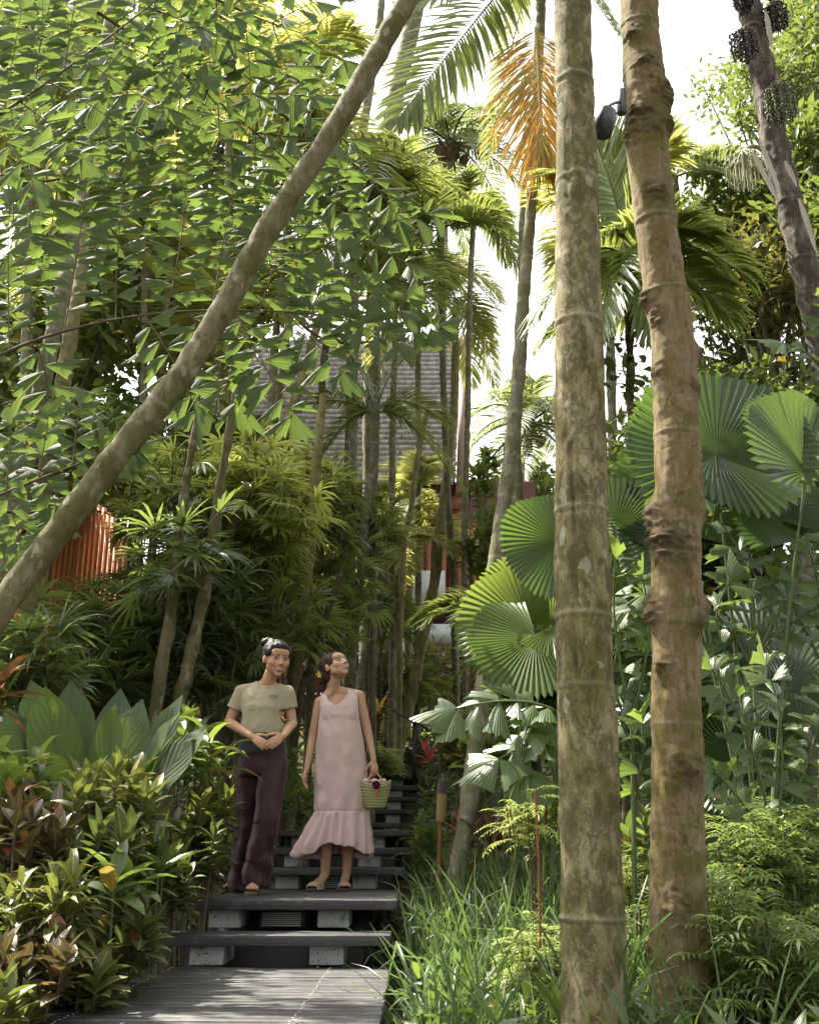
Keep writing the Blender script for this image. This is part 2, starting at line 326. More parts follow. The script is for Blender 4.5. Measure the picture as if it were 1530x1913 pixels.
# ------------------------------------------------------------------ foliage generators
def prof_leaf(t): return np.sin(PI * np.clip(t * 0.97 + 0.03, 0, 1) ** 0.8) ** 0.8 * 0.98 + 0.02
def prof_strap(t): return np.minimum(1, 0.35 + 3 * t) * (1 - t ** 5) * 0.97 + 0.03
def prof_grass(t): return (1 - t ** 2.2) * 0.97 + 0.03
def prof_oval(t): return np.sqrt(np.clip(1 - (2 * t - 1) ** 2, 0, 1)) * 0.98 + 0.02
def prof_nest(t): return np.clip(0.22 + 1.15 * np.sin(PI * np.clip(t, 0, 1) ** 1.5 * 0.96) ** 0.9, 0, 1) * (1 - t ** 12) + 0.01
def ribbons(g, B, D, N, L, W, droop=0.6, segs=3, fold=0.35, prof=prof_leaf, rnd=None, wave=0, wf=30, mat=0, jit=0):
    B = np.asarray(B, float).reshape(-1, 3); n = len(B); D = nrm(np.broadcast_to(D, (n, 3))); N = np.broadcast_to(N, (n, 3))
    if jit: D = nrm(D + rng.normal(0, jit, (n, 3)))
    L = np.broadcast_to(L, (n,)); W = np.broadcast_to(W, (n,)); dr = np.broadcast_to(droop, (n,))[:, None]
    S = nrm(np.cross(D, N)); t = np.linspace(0, 1, segs + 1); cur = B.copy(); down = np.array([0, 0, -1.0])
    if rnd is None: rnd = rng.random(n)
    rnd = np.broadcast_to(rnd, (n,)); ph = rng.random(n) * 6
    V = np.zeros((n, segs + 1, 3, 3)); Lf = np.zeros((n, segs + 1, 3, 3)); pw = prof(t)
    for k in range(segs + 1):
        dk = nrm(D + down * dr * t[k] * 1.6); Nk = np.cross(S, dk); hw = (W * 0.5 * pw[k])[:, None]
        wv = (wave * W * np.sin(t[k] * wf + ph))[:, None] if wave else 0
        wv2 = (wave * W * np.sin(t[k] * wf * 1.13 + ph + 2))[:, None] if wave else 0
        V[:, k, 0] = cur - S * hw + Nk * (fold * hw + wv); V[:, k, 1] = cur; V[:, k, 2] = cur + S * hw + Nk * (fold * hw + wv2)
        Lf[:, k, :, 0] = (-1, 0, 1); Lf[:, k, :, 1] = t[k]; Lf[:, k, :, 2] = rnd[:, None]
        cur = cur + dk * (L / segs)[:, None]
    i = (np.arange(n) * (segs + 1) * 3)[:, None, None]; k = (np.arange(segs) * 3)[None, :, None]; c = np.arange(2)[None, None]
    a = i + k + c; Q = np.stack([a, a + 1, a + 4, a + 3], -1).reshape(-1, 4)
    g.add(V.reshape(-1, 3), Q, Lf.reshape(-1, 3), mat)

def frond(g, p0, p1, p2, n=46, Ll=0.5, W=0.035, vee=0.25, hang=0.5, mat=0, smat=1, rr=0.012, side=None, a0=68, a1=22, start=0.14, segs=3, rnd=None, jit=0.06):
    p0, p1, p2 = (np.asarray(x, float) for x in (p0, p1, p2))
    tt = np.linspace(0, 1, 14); c = bez(p0, p1, p2, tt); g.tube(c, np.linspace(rr, rr * 0.25, 14), 5, smat, cap=False)
    t = np.linspace(start, 0.995, n); q = bez(p0, p1, p2, t); T = nrm(2 * (1 - t)[:, None] * (p1 - p0) + 2 * t[:, None] * (p2 - p1))
    s0 = nrm(np.cross(T, [0, 0, 1.0])) if side is None else nrm(np.broadcast_to(side, T.shape)); U = nrm(np.cross(s0, T))
    if side is None and U[0][2] < 0: U = -U
    ang = np.radians(a0 + (a1 - a0) * ((t - start) / (1 - start)) ** 1.3)[:, None]
    env = (0.55 + 0.45 * np.sin(PI * np.clip((t - start) / (1 - start) * 0.9 + 0.1, 0, 1)) ** 0.7) * np.where(t > 0.85, 1 - (t - 0.85) * 3.2, 1)
    base = R(0, 0.55) if rnd is None else rnd
    for sg in (-1, 1):
        W_ = W * .82; D = T * np.cos(ang) + s0 * sg * np.sin(ang) + U * vee + rng.normal(0, jit, (n, 3))
        r_ = np.clip(base + rng.uniform(0, 0.42, n), 0, 1) if rnd is None else np.clip(base + rng.uniform(-.1, .1, n), 0, 1)
        ribbons(g, q, D, U, Ll * env * rng.uniform(0.85, 1.1, n), W_ * rng.uniform(0.8, 1.15, n), hang * rng.uniform(0.6, 1.3, n), segs, 0.35, prof_leaf, r_, mat=mat)

def crown(g, top, nf=11, L=1.6, Ll=0.5, W=0.035, elev=(75, -25), sag=0.55, hang=0.5, n=42, vee=0.25, az0=None, azspan=2 * PI, segs=3, lean=(0, 0), mat=0, smat=1, rr=0.013):
    top = np.asarray(top, float); az0 = R(0, 6.28) if az0 is None else az0
    for k in range(nf):
        az = az0 + azspan * k / nf * (1 if azspan < 6.2 else 1) + (k * 2.4 if azspan > 6.2 else 0) + R(-.25, .25)
        f = (k + 0.5) / nf; e = math.radians(elev[0] + (elev[1] - elev[0]) * f + R(-8, 8)); l = L * R(0.85, 1.12)
        h = np.array([math.cos(az), math.sin(az), 0]) + np.array([lean[0], lean[1], 0])
        d = nrm(h * math.cos(e) + np.array([0, 0, math.sin(e)]))
        p1 = top + d * l * 0.55; p2 = top + h * l * (math.cos(e) * 0.75 + 0.22) + np.array([0, 0, math.sin(e) * l * 0.75 - sag * l * (0.45 + 0.5 * math.cos(e))])
        frond(g, top, p1, p2, n, Ll, W, vee, hang, mat, smat, rr, segs=segs)

def ringed(spacing, irr, n, arc, seed):
    r = np.random.default_rng(seed); v = np.zeros(n); s = r.uniform(0, spacing)
    while s < arc[-1]:
        v = np.maximum(v, np.exp(-((arc - s) / 0.012) ** 2) * r.uniform(0.15, .9) ** 1.5); s += spacing * r.uniform(1 - irr, 1 + irr)
    return v

TSEED = [0]; ROUGH = [None]
def trunk(g, pxs, spacing=0.12, sides=16, mat=0, step=0.02, ext_down=True, bumps=0.010, extra=None, wob=0.012, ringw=0.012):
    """pxs: list of (px, py, Y, width px) from top to base"""
    TSEED[0] += 1; seed = TSEED[0]
    A = []
    for px, py, Y, wd in pxs:
        p, r = PW(px, py, Y, wd); A.append([*p, r])
    A = np.array(A)
    if ext_down:
        b, pv = A[-1], A[-2]; gz = ground(b[0], b[1]) - 0.05
        if b[2] > gz:
            d = (b[:3] - pv[:3]); d = d / max(1e-6, -d[2]); k = min(1.0, 1.2 / max(0.01, b[2] - gz))
            e = b[:3] + np.array([d[0] * k * 0.5, d[1] * k * 0.5, -1]) * (b[2] - gz); A = np.vstack([A, [*e, b[3] * 1.1]])
    ln_ = np.linalg.norm(np.diff(A[:, :3], axis=0), axis=1).sum(); n = int(max(12, ln_ / step))
    c = catmull(A, n); pts, rad = c[:, :3], c[:, 3]
    pts = pts + np.stack([vnoise(np.stack([pts[:, 2] * 0.9, np.full(n, seed), np.zeros(n)], 1)), vnoise(np.stack([pts[:, 2] * 0.9, np.full(n, seed + 50), np.zeros(n)], 1)), np.zeros(n)], 1) * wob
    arc = np.concatenate([[0], np.cumsum(np.linalg.norm(np.diff(pts, axis=0), axis=1))])
    rv = ringed(spacing, 0.35, n, arc, seed)
    def disp(p, d, arc_, a):
        q = p[:, None] + d * rad[:, None, None]
        o = (rv[:, None] - .6 * np.roll(rv, 3)[:, None]) * rad[:, None] * 0.06 + fbm(q * 9, 3) * bumps
        return o + (extra(q, d, arc_, a, rad) if extra else 0)
    ROUGH[0] = None; g.tube(pts, rad, sides, mat, rnd=0, ring=rv, disp=disp)
    if ROUGH[0] is not None: g.L[-3] = g.L[-3].copy(); g.L[-3][:, 2] = np.clip(ROUGH[0].ravel(), 0, 1)
    return A

def fishleaf(g, B, D, U, L, W, mat=0, rnd=None, rays=9, hang=0.25, tail=0.5):
    """fishtail leaflets: wedge-shaped, ragged far edge, one long corner; vectorised over leaflets"""
    B = np.asarray(B, float); n = len(B); D = nrm(D); S = nrm(np.cross(D, U)); N = np.cross(S, D)
    L = np.broadcast_to(L, (n,)); W = np.broadcast_to(W, (n,))
    if rnd is None: rnd = rng.random(n)
    sg = np.where(rng.random(n) < 0.5, 1.0, -1.0); a = np.linspace(-1, 1, rays)
    rs = np.array([0, 0.3, 0.62, 0.85, 1.0]); V = np.zeros((n, 5, rays, 3)); Lf = np.zeros_like(V)
    jag = rng.uniform(-0.10, 0.10, (n, rays)); jag[:, 1::2] -= 0.04
    reach = 1 - tail * (0.5 + 0.5 * a)[None] ** 0.9 + jag                     # long corner at a=-1
    for i, r in enumerate(rs):
        u = r * reach if i else 0 * reach
        rr_ = (r ** 0.85)
        ac = a[None] * W[:, None] * 0.5 * rr_
        al = u * L[:, None]
        bend = -hang * (r ** 2) * L
        pl = 0.018 * L[:, None] * r * np.where(np.arange(rays) % 2, 1, -1)[None]
        V[:, i] = B[:, None] + D[:, None] * al[..., None] + S[:, None] * (ac * sg[:, None])[..., None] + N[:, None] * (pl - 0.14 * W[:, None] * a[None] ** 2 * r)[..., None] + np.array([0, 0, 1.0]) * bend[:, None, None]
        Lf[:, i, :, 0] = a; Lf[:, i, :, 1] = r; Lf[:, i, :, 2] = rnd[:, None]
    b = (np.arange(n) * 5 * rays)[:, None, None]; k = (np.arange(4) * rays)[None, :, None]; c = np.arange(rays - 1)[None, None]
    q = b + k + c; Q = np.stack([q, q + 1, q + rays + 1, q + rays], -1).reshape(-1, 4)
    g.add(V.reshape(-1, 3), Q, Lf.reshape(-1, 3), mat)

def pinna(g, p0, p1, p2, n, L, W, facing=(0, -1, 0.2), hang=0.12, mat=0, smat=1, r=0.006, ang=74, tip=True, alt=0.3):
    p0, p1, p2 = (np.asarray(x, float) for x in (p0, p1, p2)); c = bez(p0, p1, p2, np.linspace(0, 1, 9)); g.tube(c, np.linspace(r, r * .4, 9), 5, smat, cap=False)
    t = np.linspace(0.07, 0.97, n); q = bez(p0, p1, p2, t); T = nrm(2 * (1 - t)[:, None] * (p1 - p0) + 2 * t[:, None] * (p2 - p1))
    F = nrm(np.broadcast_to(np.asarray(facing, float), T.shape) + rng.normal(0, .10, T.shape)); s0 = nrm(np.cross(T, F)); base = R(0, 0.4)
    for sg in (-1, 1):
        a = math.radians(ang); D = T * math.cos(a) + s0 * sg * math.sin(a) + rng.normal(0, 0.06, T.shape) + F * R(-.05, .12)
        sc_ = (0.75 + 0.35 * np.sin(PI * t)) * rng.uniform(0.82, 1.12, n); sh = T * alt * L * (0.5 if sg > 0 else 0)
        fishleaf(g, q + sh, D, F, L * sc_, W * sc_, mat, np.clip(base + rng.uniform(0, .6, n), 0, 1), hang=hang)
    if tip: fishleaf(g, q[-1:], T[-1:], F[-1:], L * 1.1, W * 1.2, mat, hang=hang)

def fan(g, Cn, normal, up, Rad, span=330, npl=34, cup=0.18, mat=0, rnd=None, droop=0.12, split=0.0, segs=6):
    """round pleated fan leaf with a toothed rim"""
    Cn = np.asarray(Cn, float); N = nrm(normal); up = np.asarray(up, float); up = nrm(up - N * (up @ N)); S = np.cross(up, N)
    K = npl * 2 + 1; a = np.radians(np.linspace(-span / 2, span / 2, K)); r = np.linspace(0.0, 1, segs + 1)
    odd = (np.arange(K) % 2); rim = 1 - 0.075 * odd + rng.uniform(-.02, .02, K); long_ = 0.94 + 0.06 * np.cos(a) + 0.03 * np.sin(a * 3 + R(0, 6))
    V = np.zeros((segs + 1, K, 3)); Lf = np.zeros_like(V); rn = rng.random() if rnd is None else rnd
    ph = R(0, 6); ww = 0.10 * np.sin(a * 2 + ph) + 0.05 * np.sin(a * 5 + ph)
    for i, q in enumerate(r):
        rad = Rad * q * (rim if i == segs else 1) * long_
        z = Rad * (cup * q ** 1.6 + 0.022 * (odd * 2 - 1) * q ** 0.8 * (1 if i else 0) + ww * q ** 2)
        V[i] = Cn + (up[None] * np.cos(a)[:, None] + S[None] * np.sin(a)[:, None]) * rad[:, None] + N * z[:, None]
        V[i, :, 2] -= droop * Rad * q ** 2.5 * (0.7 - 0.3 * np.cos(a))
        Lf[i, :, 0] = a; Lf[i, :, 1] = q; Lf[i, :, 2] = rn
    j = np.arange(K - 1)
    if split > 0:
        blk = np.cumsum(rng.random(K - 1) < split); keepcut = np.diff(blk, prepend=blk[0]) > 0
    Q = []
    for i in range(segs):
        cols = j if not (split > 0 and i >= 3) else j[~keepcut]
        Q.append(np.stack([i * K + cols, i * K + cols + 1, (i + 1) * K + cols + 1, (i + 1) * K + cols], -1))
    g.add(V.reshape(-1, 3), np.concatenate(Q), Lf.reshape(-1, 3), mat)

def palmate(g, Cn, D, N, L, W, nseg=8, span=200, mat=0, droop=0.5, segs=3):
    D = nrm(D); N = nrm(N); S = nrm(np.cross(D, N)); a = np.radians(np.linspace(-span / 2, span / 2, nseg) + rng.normal(0, 5, nseg))
    d = D[None] * np.cos(a)[:, None] + S[None] * np.sin(a)[:, None] + N[None] * 0.12
    ribbons(g, np.repeat(np.asarray(Cn)[None], nseg, 0), d, N, L * rng.uniform(.8, 1.1, nseg) * (0.75 + 0.25 * np.cos(a)), W * rng.uniform(.8, 1.15, nseg), droop * rng.uniform(.5, 1.4, nseg), segs, 0.3, prof_strap, np.clip(R(0, .6) + rng.uniform(0, .38, nseg), 0, 1), mat=mat)

def scatter_leaves(g, pts, L, W, mat=0, droop=0.35, out=None, segs=2, prof=prof_leaf, fold=0.3, up=0.3):
    n = len(pts); D = rng.normal(0, 1, (n, 3)); D[:, 2] = D[:, 2] * 0.5 + up
    if out is not None: D = nrm(D) + out
    ribbons(g, pts, D, rng.normal(0, .5, (n, 3)) + [0, 0, 1], L * rng.uniform(.65, 1.2, n), W * rng.uniform(.7, 1.2, n), droop, segs, fold, prof, mat=mat)

# ------------------------------------------------------------------ the ground
def ground(x, y):
    b = np.interp(y, [-20, 4, 5.8, 7, 8.6, 9.3, 12, 13.8, 17, 25, 60, 120], [-.45, -.42, -.32, -.12, .05, .3, .55, 1.2, 2.45, 2.9, 4.5, 8])
    x = np.asarray(x, float); l = np.clip((-1.5 - x) / 2.5, 0, 1); r = np.clip((x - 0.3) / 3, 0, 1)
    return b + l * 0.30 + r * 0.12 + 0.06 * np.sin(x * 1.7 + 1) * np.cos(y * 1.3) * np.clip(np.abs(x + .6) - .8, 0, 1)
xs = np.sign(np.linspace(-1, 1, 161)) * np.abs(np.linspace(-1, 1, 161)) ** 2.2 * 140; ys = -25 + np.linspace(0, 1, 191) ** 1.9 * 300
X, Y_ = np.meshgrid(xs, ys); Z = ground(X, Y_) + 0.03 * fbm(np.stack([X * 2, Y_ * 2, X * 0], -1), 3)
g = G(); nx = len(xs); i = np.arange(len(ys) - 1)[:, None] * nx + np.arange(nx - 1)[None]
g.add(np.stack([X, Y_, Z], -1), np.stack([i, i + 1, i + nx + 1, i + nx], -1).reshape(-1, 4))
m, t, N = nodes('leaf_litter_soil'); v = objco(t)
n1 = noise(t, 3, v, 6, .7); n2 = noise(t, 30, v, 4, .7)
c = mix(t, ramp(t, n1, [(.35, (0, 0, 0)), (.65, (1, 1, 1))]), (0.035, 0.025, 0.015), (0.06, 0.06, 0.022)); c = mix(t, ramp(t, n2, [(.5, (0, 0, 0)), (.7, (1, 1, 1))]), c, (0.11, 0.075, 0.04))
finish(t, c, .95, bumped(t, n2, .8, .04), .2)
o = g.build('ground', m); tag(o, 'dark soil and leaf litter under the garden plants', 'ground', kind='structure')
# ------------------------------------------------------------------ steps, deck
m, t, N = nodes('dark_stained_boards'); v = objco(t, (1.2, 30, 30)); v1 = objco(t, (2, 2, 2))
n1 = noise(t, 4, v, 5, .65); n2 = noise(t, 3, v1, 4, .7); n3 = noise(t, 60, v1, 2)
at = mk(t, 'Attribute', attribute_name='lf'); sp = mk(t, 'SeparateXYZ'); ln(t, at.outputs['Vector'], sp.inputs[0])
c = mix(t, n1, (0.011, 0.0105, 0.011), (0.040, 0.038, 0.038)); c = mix(t, math_(t, 'MULTIPLY', sp.outputs[2], 0.45), c, (0.065, 0.062, 0.058))
c = mix(t, ramp(t, n2, [(.52, (0, 0, 0)), (.7, (1, 1, 1))]), c, (0.085, 0.082, 0.075)); c = mix(t, ramp(t, n3, [(.68, (0, 0, 0)), (.74, (1, 1, 1))]), c, (.24, .23, .21))
rg = ramp(t, n2, [(0.3, (.42, .42, .42)), (.7, (.62, .62, .62))])
finish(t, c, rg, bumped(t, n1, .6, .006), .45); M_deck = m
m, t, N = nodes('painted_concrete_block'); v = objco(t)
n1 = noise(t, 5, v, 5, .7); n2 = noise(t, 70, v, 2, .5); n3 = noise(t, 14, objco(t, (1, 1, .4)), 4, .7)
c = mix(t, n1, (.33, .335, .33), (.50, .505, .49)); c = mix(t, ramp(t, n2, [(.66, (0, 0, 0)), (.69, (1, 1, 1))]), c, (.07, .065, .055)); c = mix(t, ramp(t, n3, [(.55, (0, 0, 0)), (.75, (1, 1, 1))]), c, (.10, .10, .075))
finish(t, c, .9, bumped(t, n2, .6, .01), .2); M_conc = m
M_black = plain('black_painted_timber', (0.02, 0.02, 0.02), 0.6)
M_steel = plain('black_metal', (0.018, 0.018, 0.02), 0.32, spec=0.6, bump=0.02)
M_grille = plain('grey_grille_metal', (0.28, 0.29, 0.28), 0.45, bump=0.03)

deck = thing('wooden_deck', 'black weathered timber deck with sun spots at the foot of the steps', 'deck', (-0.70, 3.9, -0.35))
g = G(); y = 5.905; k = 0
while y > 0.6:                                                 # boards run across, butted with 6 mm gaps
    wd = 0.088; jz = R(-.0018, .0018); x0, x1 = -1.315 + R(-.006, .006), -0.102 + R(-.006, .006)
    n_ = 16; X_ = np.linspace(x0, x1, n_)
    V = []
    for sx in X_:
        wv = 0.0015 * math.sin(sx * 5 + k)
        V += [[sx, y - wd, jz - .030], [sx, y - wd, jz - .003 + wv], [sx, y - wd + .004, jz + wv], [sx, y - .004, jz + wv], [sx, y, jz - .003 + wv], [sx, y, jz - .030]]
    a_ = np.arange(n_ - 1)[:, None] * 6 + np.arange(5)[None]; rr_ = R(0, 1)
    g.add(V, np.stack([a_, a_ + 1, a_ + 7, a_ + 6], -1).reshape(-1, 4), np.tile([0, 0, rr_], (len(V), 1)))
    g.ngon(V[:6][::-1]); g.ngon(V[-6:]); y -= wd + .007; k += 1
GJ = g; g = G(); g.box((-1.28, 3.2, -.10), (.06, 5.2, .12)); g.box((-.145, 3.2, -.10), (.05, 5.2, .12)); g.box((-.7, 3.2, -.10), (.06, 5.2, .12))
for yy in (1.2, 2.6, 4.0, 5.4):
    for xx in (-1.28, -.145): g.box((xx, yy, -.32), (.085, .085, .32))
g.build('joists', M_black, deck, deck.location, smooth=False)
g = GJ
for xx in (-1.2, -.40):
    for q in range(60):
        for s_ in (-.022, .022):
            g.box((xx + R(-.006, .006), 5.86 - q * .095 + s_, .0022), (.007, .007, .002), 1)
g.build('boards', [M_deck, plain('pale_screw_heads', (.45, .44, .40), .5)], deck, deck.location, smooth=False)

steps = thing('garden_steps', 'long flight of black timber treads on grey concrete blocks', 'staircase', (-0.7, 6.0, -0.1))
TR = [(5.87, 6.22, .155, -1.30, -.096), (6.28, 8.52, .309, -1.19, -.070), (8.42, 8.80, .464, -1.16, -.032), (8.90, 9.25, .612, -1.15, .013), (9.32, 12.2, .758, -1.12, .028),
      (12.30, 12.60, .906, -1.1, .035), (12.63, 12.95, 1.064, -1.1, .066), (12.98, 13.28, 1.218, -1.08, .085), (13.30, 13.6, 1.37, -1.05, .10), (13.62, 15.2, 1.52, -1.0, .112)]
for q, (y0, y1, z, x0, x1) in enumerate(TR):
    g = G(); nb = max(2, int(round((y1 - y0) / .15))); bw = (y1 - y0) / nb
    for b in range(nb):
        jz = R(-.001, .001)
        g.box(((x0 + x1) / 2 + R(-.003, .003), y0 + bw * (b + .5), z - .026 + jz), (x1 - x0, bw - (.006 if b else .003), .052))
    o = g.build('tread' if q not in (1, 4) else 'landing', M_deck, steps, steps.location, smooth=False)
    be = o.modifiers.new('b', 'BEVEL'); be.width = .004; be.segments = 2
    if q not in (1, 4): continue
def block(xc, y, z0, z1, wd=.172, dp=.36):
    if z1 - z0 < .02: return
    g = G(); g.box((xc, y + dp / 2, (z0 + z1) / 2), (wd, dp, z1 - z0)); o = g.build('concrete_block', M_conc, steps, steps.location, smooth=False)
    be = o.modifiers.new('b', 'BEVEL'); be.width = .006; be.segments = 2
def bx_(px, y, z): 
    r = ray(px, 1600); return r[0] * y / r[1]
# two rows of blocks under every riser
BL = [(5.98, 396, 614, .004, .093), (6.42, 426, 625, .160, .247), (8.60, 538, 681, .3095, .402), (8.99, 552, 690, .466, .550), (9.42, 565, 698, .614, .696),
      (12.34, 600, 731, .762, .844), (12.70, 600, 733, .91, 1.002), (13.05, 610, 735, 1.066, 1.156), (13.37, 615, 738, 1.22, 1.308), (13.70, 620, 740, 1.372, 1.458)]
for y, pl, pr, z0, z1 in BL:
    for p_ in (pl, pr): block(bx_(p_, y, 0), y, z0, z1 + .008, .178 * (1.0 if y < 12 else .92))
g = G()
for (y0, y1, z, x0, x1), (yb, *_r) in zip(TR, BL):               # black carriage boards behind the blocks
    zb = ground((x0 + x1) / 2, yb) - .3
    g.box(((x0 + x1) / 2 - .05, yb + .395, (zb + z - .065) / 2), ((x1 - x0) * .82, .03, z - .065 - zb))
for (y0, y1, z, x0, x1) in (TR[1], TR[4]):
    for xx in (x0 + .12, x1 - .10):
        g.box((xx, (y0 + y1) / 2 + .2, z - .09), (.05, y1 - y0 - .5, .05))
        for yy in (y0 + .6, y1 - .3): g.box((xx, yy, z - .35), (.07, .07, .46))
g.build('carriage', M_black, steps, steps.location, smooth=False)
vg = thing('vent_grille', 'small louvred grey vent between the blocks under the first landing', 'vent', P(526, 1738, 6.40), None)
g = G(); a, b = P(489, 1738, 6.40), P(563, 1700, 6.40); zc = (a[2] + b[2]) / 2
for q in range(7):
    zz = .172 + .011 * q
    g.box(((a[0] + b[0]) / 2, 6.40, zz), (b[0] - a[0], .012, .0055))
g.build('louvre', M_grille, vg, vg.location, smooth=False)
g = G(); g.box(((a[0] + b[0]) / 2, 6.43, .205), (b[0] - a[0] + .04, .02, .09)); g.build('frame', M_black, vg, vg.location, smooth=False)
vg = thing('vent_grille', 'louvred vent in the riser behind the sandals of the woman in pink', 'vent', P(628, 1660, 8.62), None)
g = G(); a, b = P(606, 1655, 8.60), P(650, 1640, 8.60)
for q in range(5): g.box(((a[0] + b[0]) / 2, 8.60, .325 + .016 * q), (b[0] - a[0], .012, .007))
g.build('louvre', M_grille, vg, vg.location, smooth=False)

# ------------------------------------------------------------------ handrail, torches
hr = thing('handrail', 'black metal handrail sloping down to its post at the top of the steps', 'handrail', P(774, 1447, 13.66))
g = G(); a = P(796, 1360, 13.5); g.tube([a + [.03, 0, -.035], a + [.015, 0, -.01], P(774, 1348, 13.6), P(690, 1305, 14.1), P(560, 1238, 14.9)], .021, 10); g.build('rail', M_steel, hr, hr.location)
for px, py, Y in ((774, 1350, 13.62), (640, 1280, 14.4)):
    g = G(); a = P(px, py, Y); g.box((a[0], Y, (a[2] + 1.30) / 2), (.045, .045, a[2] - 1.30)); g.build('post', M_steel, hr, hr.location, smooth=False)
M_bam = plain('aged_bamboo', (.20, .13, .045), .4, .5, 6, .2, stretch=(4, 4, .6)); M_bamd = plain('bamboo_binding', (.055, .045, .035), .7, .4, 60, .6, stretch=(1, 1, 6)); M_pole = plain('red_brown_pole', (.17, .06, .02), .35, .35, 9, .1, stretch=(4, 4, .5))
def torch(label, base, cupb, bind, top, wick, Y, wc, wp):
    b = P(*base, Y); th_ = thing('garden_torch', label, 'torch', (b[0], b[1], b[2]), 'bamboo garden torches')
    pb, pc = P(*base, Y), P(*cupb, Y); pb[2] = min(pb[2], ground(pb[0], Y))
    g = G(); r = wp / 2 * dep(pc) / FPX; c = catmull([pb, (pb + pc) / 2, pc], 24)
    g.tube(c, r * (1 + .15 * np.exp(-((np.arange(24) % 8 - 4) / .7) ** 2)), 10); g.build('pole', M_pole, th_, th_.location)
    r2 = wc / 2 * dep(pc) / FPX; pbi, pt = P(*bind, Y), P(*top, Y)
    g = G(); c = catmull([pc, pbi], 20); g.tube(c, r2 * np.interp(np.linspace(0, 1, 20), [0, .04, .1, 1], [.9, 1.03, 1, .98]), 16); g.build('cup', M_bam, th_, th_.location)
    g = G(); c = catmull([pbi, pt], 30); g.tube(c, r2 * 1.06 * (1 + .02 * np.sin(np.arange(30) * 2.2)), 16); g.build('binding', M_bamd, th_, th_.location)
    g = G(); pw = P(*wick, Y); c = catmull([pt, (pt + pw) / 2, pw], 8); g.tube(c, [r2 * .7, r2 * .62, r2 * .5, r2 * .45, r2 * .5, r2 * .4, r2 * .4, r2 * .35], 10); g.build('wick_holder', M_bamd, th_, th_.location)
torch('bamboo torch on a reddish pole, nearer one, beside the lowest treads', (815, 1650), (823, 1537), (826, 1484), (828, 1459), (829, 1446), 7.6, 19, 8)
torch('farther slim bamboo torch rising behind the nearer torch', (822, 1500), (822, 1422), (822, 1395), (824, 1377), (824, 1335), 10.6, 9, 4)

# ------------------------------------------------------------------ the villa behind
HY = 19.0
M_shing = plain('silvered_wood_shingle', (.30, .28, .27), .85, .6, 5, .5)
m, t, N = nodes('weathered_shingles'); v = objco(t, (14, 3, 3)); at = mk(t, 'Attribute', attribute_name='lf'); sp = mk(t, 'SeparateXYZ'); ln(t, at.outputs['Vector'], sp.inputs[0])
c = mix(t, sp.outputs[2], (.46, .43, .41), (.74, .70, .67)); c = mix(t, math_(t, 'MULTIPLY', noise(t, 3, v, 4), .6), c, (.13, .105, .095)); finish(t, c, .85, bumped(t, noise(t, 4, v), .4, .02), .25); M_shing = m
def woodmat(name, a, b, rough=.55, bs=.3):
    m, t, N = nodes(name); v = objco(t, (9, 9, .8)); n1 = noise(t, 3, v, 5, .65); at = mk(t, 'Attribute', attribute_name='lf'); sp = mk(t, 'SeparateXYZ'); ln(t, at.outputs['Vector'], sp.inputs[0])
    c = mix(t, math_(t, 'ADD', math_(t, 'MULTIPLY', n1, .7), math_(t, 'MULTIPLY', sp.outputs[2], .3)), a, b); finish(t, c, rough, bumped(t, n1, bs, .01), .35); return m
W_red = woodmat('red_brown_timber', (.17, .055, .03), (.36, .13, .065)); W_dark = woodmat('dark_red_timber', (.05, .018, .012), (.11, .035, .022)); W_orange = woodmat('orange_cedar', (.24, .075, .022), (.42, .15, .045)); W_pink = woodmat('faded_pink_timber', (.22, .13, .10), (.32, .20, .16))
M_panel = plain('pale_grey_panel', (.50, .54, .53), .6, .08, 2, .05)
vl = thing('villa', 'villa with steep silvered shingle roof and red timber slats behind the palms', 'house', (P(700, 1340, HY)[0], HY, 1.5))
# steep roof plane
bl, br, tr_, tl = P(330, 905, HY), P(850, 905, HY), P(862, 636, HY + 2.0), P(330, 636, HY + 2.0)
g = G(); rows = 29; nrf = nrm(np.cross(br - bl, tl - bl))
for r in range(rows):
    f0, f1 = r / rows, (r + 1.35) / rows; a0, a1 = bl + (tl - bl) * f0, bl + (tl - bl) * min(f1, 1.02); b0, b1 = br + (tr_ - br) * f0, br + (tr_ - br) * min(f1, 1.02)
    nsh = 84; e = np.sort(np.clip(np.linspace(0, 1, nsh + 1) + rng.uniform(-.006, .006, nsh + 1) + (.5 / nsh if r % 2 else 0), 0, 1))
    for q in range(nsh):
        if e[q + 1] - e[q] < .004: continue
        u0, u1 = e[q] + .0002, e[q + 1] - .0002; dn = R(-.014, .010); lift = .085 + R(0, .015)
        dd = nrm(a0 - a1) * dn
        A0, A1, B0, B1 = a0 + (b0 - a0) * u0 + dd, a0 + (b0 - a0) * u1 + dd, a1 + (b1 - a1) * u0, a1 + (b1 - a1) * u1
        o1 = -nrf * lift if nrf[1] > 0 else nrf * lift; rr_ = R(0, 1) ** 1.4
        V = [A0 + o1, A1 + o1, B1, B0, A0, A1]
        g.add(V, [[0, 1, 2, 3], [0, 4, 5, 1]], np.tile([0, 0, rr_], (6, 1)))
g.build('roof', M_shing, vl, vl.location, smooth=False)
g = G(); o1 = np.array([0, .06, -.05]); g.add([bl + o1, br + o1, tr_ + o1, tl + o1, bl + o1 + [0, 4, 0], br + o1 + [0, 4, 0], tr_ + o1 + [0, 1.5, 0], tl + o1 + [0, 1.5, 0]], [[0, 1, 2, 3], [1, 5, 6, 2], [4, 7, 6, 5], [0, 3, 7, 4], [3, 2, 6, 7], [0, 4, 5, 1]]); g.build('roof_deck', W_dark, vl, vl.location, smooth=False)
